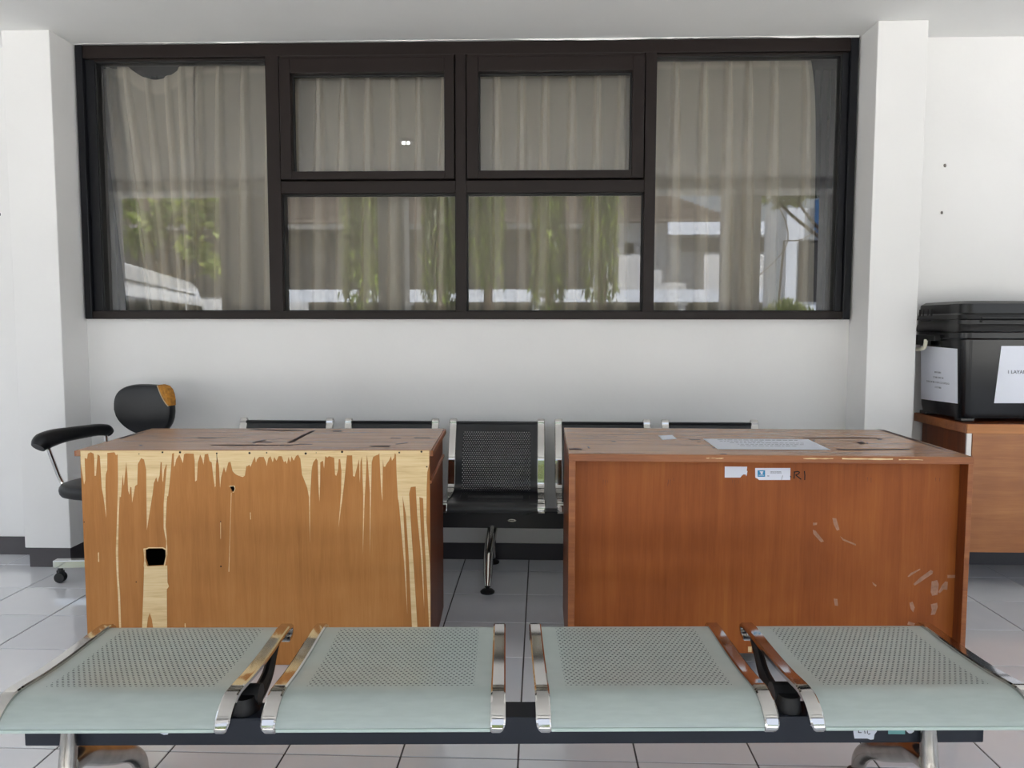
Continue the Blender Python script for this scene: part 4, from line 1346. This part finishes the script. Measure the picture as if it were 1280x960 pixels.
def round_tree(name, x, y, z0, blobs, label, seed, n=2500, size=.16, mat='leaf_light', th=None):
    rnd = random.Random(seed)
    t = thing(name, label, 'tree', (x, y, -0.05))
    bm = NB(); tube(bm, [(0, 0, 0), (0.1, 0, z0 * .5), (0, 0, z0)], [0.11, 0.09, 0.05], 8, 3)
    for bx, by, bz, r in blobs:
        tube(bm, [(0, 0, z0 * .7), (bx * .6, by * .6, (z0 * .7 + bz) / 2), (bx, by, bz)], [0.05, 0.035, 0.015], 6, 3)
    link('trunk', bm, M['bark'], t, smooth=True)
    def smp():
        bx, by, bz, r = blobs[rnd.randrange(len(blobs))]
        v = Vector((rnd.gauss(0, 1), rnd.gauss(0, 1), rnd.gauss(0, 1))).normalized() * r * rnd.random() ** .4
        return (bx + v.x, by + v.y, bz + v.z * .8)
    bm = NB(); leaves(bm, n, smp, size, 0, rnd)
    link('foliage', bm, M[mat], t, kind='stuff')
round_tree('leafy_tree', -10.2, -12.6, 3.2, [(-1.0, 0, 4.5, .5), (-0.2, 0, 4.0, .40), (0.5, 0.2, 4.4, .50), (1.3, 0, 4.2, .5), (1.0, 0, 3.5, .35), (1.5, 0, 3.0, .3), (-0.6, 0, 3.6, .35), (1.6, 0, 4.7, .5)], 'bright green leafy tree mirrored above the white minibus', 8, 900, .34)
round_tree('leafy_tree', 7.3, -10.0, 4.0, [(-1.6, 0, 4.6, .7), (-0.6, 0, 4.8, .6), (0.3, 0, 4.7, .6), (-1.0, .3, 5.2, .8), (-2.4, 0, 4.9, .6)], 'tree with leaves hanging at the top of the right pane mirror image', 9, 2600, .22, 'leaf_dark')
bs = thing('shrub', 'low bright green shrub mirrored at bottom of the right pane', 'shrub', (4.5, -5.9, -0.05))
rnd9 = random.Random(4)
bm = NB()
for k in range(9): tube(bm, [(0, 0, 0), (rnd9.uniform(-.3, .3), rnd9.uniform(-.3, .3), 1.3)], 0.015, 5)
link('stem', bm, M['bark'], bs)
def smpb():
    v = Vector((rnd9.gauss(0, 1), rnd9.gauss(0, 1), rnd9.gauss(0, 1))).normalized() * rnd9.random() ** .4
    return (v.x * .55, v.y * .4, 1.35 + v.z * .5)
leaves_b = NB(); leaves(leaves_b, 2600, smpb, .15, 1, rnd9)
link('foliage', leaves_b, M['leaf_light'], bs, kind='stuff')

# carport with a white fascia
cp = thing('carport', 'long low carport with white fascia mirrored across the lower panes', 'carport', (0, -17.9, -0.05))
bm = NB(); box(bm, -9.2, 9.6, -0.1, 0.0, 2.12, 2.54)
link('fascia', bm, M['white_ext'], cp)
bm = NB(); box(bm, -9.2, 9.6, -5.0, -0.101, 2.40, 2.50)
link('roof_sheet', bm, M['house_wall'], cp)
bm = NB(); box(bm, -9.2, 9.6, -5.2, -5.001, 0, 2.39)
link('back_wall', bm, plain('grey_block_wall', (112, 112, 110), 0.85), cp)
for x in (-8.8, -4.4, 0.0, 4.9, 9.2):
    bm = NB(); box(bm, x - .12, x + .12, -0.4, -0.12, 0, 2.39); box(bm, x - .22, x + .22, -0.5, -0.11, 2.0, 2.39, .05)
    link('post', bm, M['house_wall'], cp)
# house with tiled hip roof
hs = thing('house', 'white house with weathered tiled hip roof mirrored in the lower panes', 'house', (0, -26, -0.05))
bm = NB()
box(bm, -24, 7.2, -7, 0.0, 0, 6.0)
box(bm, 7.2, 10.6, -7, 0.6, 0, 5.65)
link('wall', bm, M['house_wall'], hs)
bm = NB(); box(bm, 5.6, 10.8, 0.6, 0.75, 5.22, 5.75)
link('fascia', bm, M['white_ext'], hs)
bm = NB(); box(bm, -23.5, 2.2, 0.0, 0.05, 2.6, 5.55)
link('veranda_shade_panel', bm, M['dark_ext'], hs)  # flat panel; the veranda's shade is put into its dark colour
for x0, x1, z0, z1 in ((3.85, 4.25, 4.5, 4.95), (6.2, 9.9, 4.5, 5.1)):
    bm = NB(); box(bm, x0, x1, 0.6 if x0 > 6 else 0.0, 0.66 if x0 > 6 else 0.05, z0, z1)
    link('window', bm, M['dark_ext'], hs)
bm = NB()
v = [bm.verts.new(p) for p in ((-25, 0.7, 5.95), (8.2, 0.7, 5.95), (8.2, -7.7, 5.95), (-25, -7.7, 5.95), (-21, -3.5, 9.0), (2.6, -3.5, 9.0), (-25, .7, 5.8), (8.2, .7, 5.8), (8.2, -7.7, 5.8), (-25, -7.7, 5.8))]
for f in ((0, 1, 5, 4), (1, 2, 5), (2, 3, 4, 5), (3, 0, 4), (6, 7, 1, 0), (7, 8, 2, 1), (8, 9, 3, 2), (9, 6, 0, 3), (9, 8, 7, 6)): bm.faces.new([v[k] for k in f])
link('roof', bm, M['roof_tile'], hs)
# rows of roof tiles as ribs
bm = NB()
for k in range(30):
    t = k / 30
    tube(bm, [(-25 + 4 * t, 0.72 - 4.2 * t, 5.99 + 3.05 * t), (8.2 - 5.6 * t, 0.72 - 4.2 * t, 5.99 + 3.05 * t)], 0.03, 5)
link('tile_courses', bm, M['roof_tile'], hs, kind='stuff')
for x0, x1, z0, z1, lb_ in ((3.3, 4.2, 7.3, 8.6, 'red roof tank mirrored left of the right mullion'), (5.3, 6.1, 6.4, 7.2, 'red roof tank mirrored right of the right mullion')):
    bm = NB(); box(bm, x0, x1, -30.5, -29.6, 0.0, 9.3 if x0 < 4 else 8.4, .05)
    o = link('roof_tank', bm, M['red_tank'])
    tag(o, lb_, 'tank')
# neighbour block at the right
nb = thing('annex_building', 'white annex with tall window mirrored at right end of the window', 'building', (0, 0, -0.05))
bm = NB(); box(bm, 7.0, 9.4, -16.0, -13.9, 0, 4.6)
link('wall', bm, M['white_ext'], nb)
bm = NB(); box(bm, 7.35, 7.95, -13.9, -13.85, 2.0, 3.7)
link('window', bm, M['dark_ext'], nb)
bm = NB(); box(bm, 7.7, 8.3, -13.8, -13.7, 3.9, 4.8)
link('blue_sheet', bm, M['blue_sheet'], nb)
bm = NB()
tube(bm, [(5.4, -12.5, 2.2), (6.3, -12.5, 3.0), (6.6, -12.5, 3.6), (6.3, -12.5, 4.4), (5.6, -12.5, 4.7)], 0.018, 6, 4)
tube(bm, [(6.5, -12.5, 3.5), (7.0, -12.5, 3.55), (7.6, -12.5, 4.0)], 0.018, 6, 4)
tube(bm, [(6.5, -12.5, 3.5), (6.4, -12.6, 1.5), (6.3, -12.5, -0.05)], 0.028, 6, 4)
o = link('bare_tree', bm, M['wire'], smooth=True)
tag(o, 'thin bare branching tree mirrored in the right pane', 'tree')
# white minibus
vh = Vector((-0.25, -0.968, 0)); vs_ = Vector((-0.968, 0.25, 0))
vn = thing('minibus', 'white minibus with dark windows mirrored at bottom of the left pane', 'car', (-5.66, -2.2, -0.05))
prof = [(0, 0.45), (0, 1.9), (0.12, 2.17), (0.35, 2.20), (5.6, 2.20), (6.2, 2.12), (7.1, 1.62), (7.6, 1.25), (7.9, 1.0), (8.0, 0.45)]
bm = NB()
def vp(s, z, w): return vh * s + vs_ * w + Vector((0, 0, z))
n_ = len(prof)
W0 = 1.75
rows = []
for w, inset in ((0.0, 0.04), (0.06, 0.0), (W0 - .06, 0.0), (W0, 0.04)):
    rows.append([bm.verts.new(vp(s, z - (inset if z > 1.9 else 0), w)) for s, z in prof])
for i in range(3):
    for k in range(n_):
        bm.faces.new((rows[i][k], rows[i][(k + 1) % n_], rows[i + 1][(k + 1) % n_], rows[i + 1][k]))
bm.faces.new(rows[0][::-1]); bm.faces.new(rows[-1])
link('body', bm, M['van'], vn, smooth=True)
def vpoly(name, pts, w, mat, lab_=None):
    bm = NB(); vs = [bm.verts.new(vp(s, z, w)) for s, z in pts] + []
    bm.faces.new(vs)
    r = bmesh.ops.extrude_face_region(bm, geom=list(bm.faces))
    for v in r['geom']:
        if isinstance(v, bmesh.types.BMVert): v.co += vs_ * 0.02
    return link(name, bm, mat, vn, label=lab_)
for s0, s1 in ((0.35, 1.7), (1.78, 3.2), (3.28, 4.7)):
    vpoly('side_window', [(s0, 1.2), (s1, 1.2), (s1, 1.72), (s0, 1.72)], -0.012, M['van_glass'])
vpoly('front_window', [(4.95, 1.2), (7.1, 1.2), (6.9, 1.45), (6.5, 1.72), (4.95, 1.72)], -0.012, M['van_glass'])
vpoly('roof_line', [(0.1, 1.93), (5.75, 1.93), (5.75, 1.96), (0.1, 1.96)], -0.01, M['van_line'])
vpoly('tail_light', [(-0.01, 1.0), (0.14, 1.0), (0.14, 1.62), (-0.01, 1.62)], -0.014, M['red'])
for s in (1.3, 5.9):
    for w in (0.06, W0 - 0.06):
        bm = NB(); tube(bm, [vp(s, 0.35, w - .1), vp(s, 0.35, w + .1)], 0.35, 24)
        link('wheel', bm, M['rubber'], vn, smooth=True)
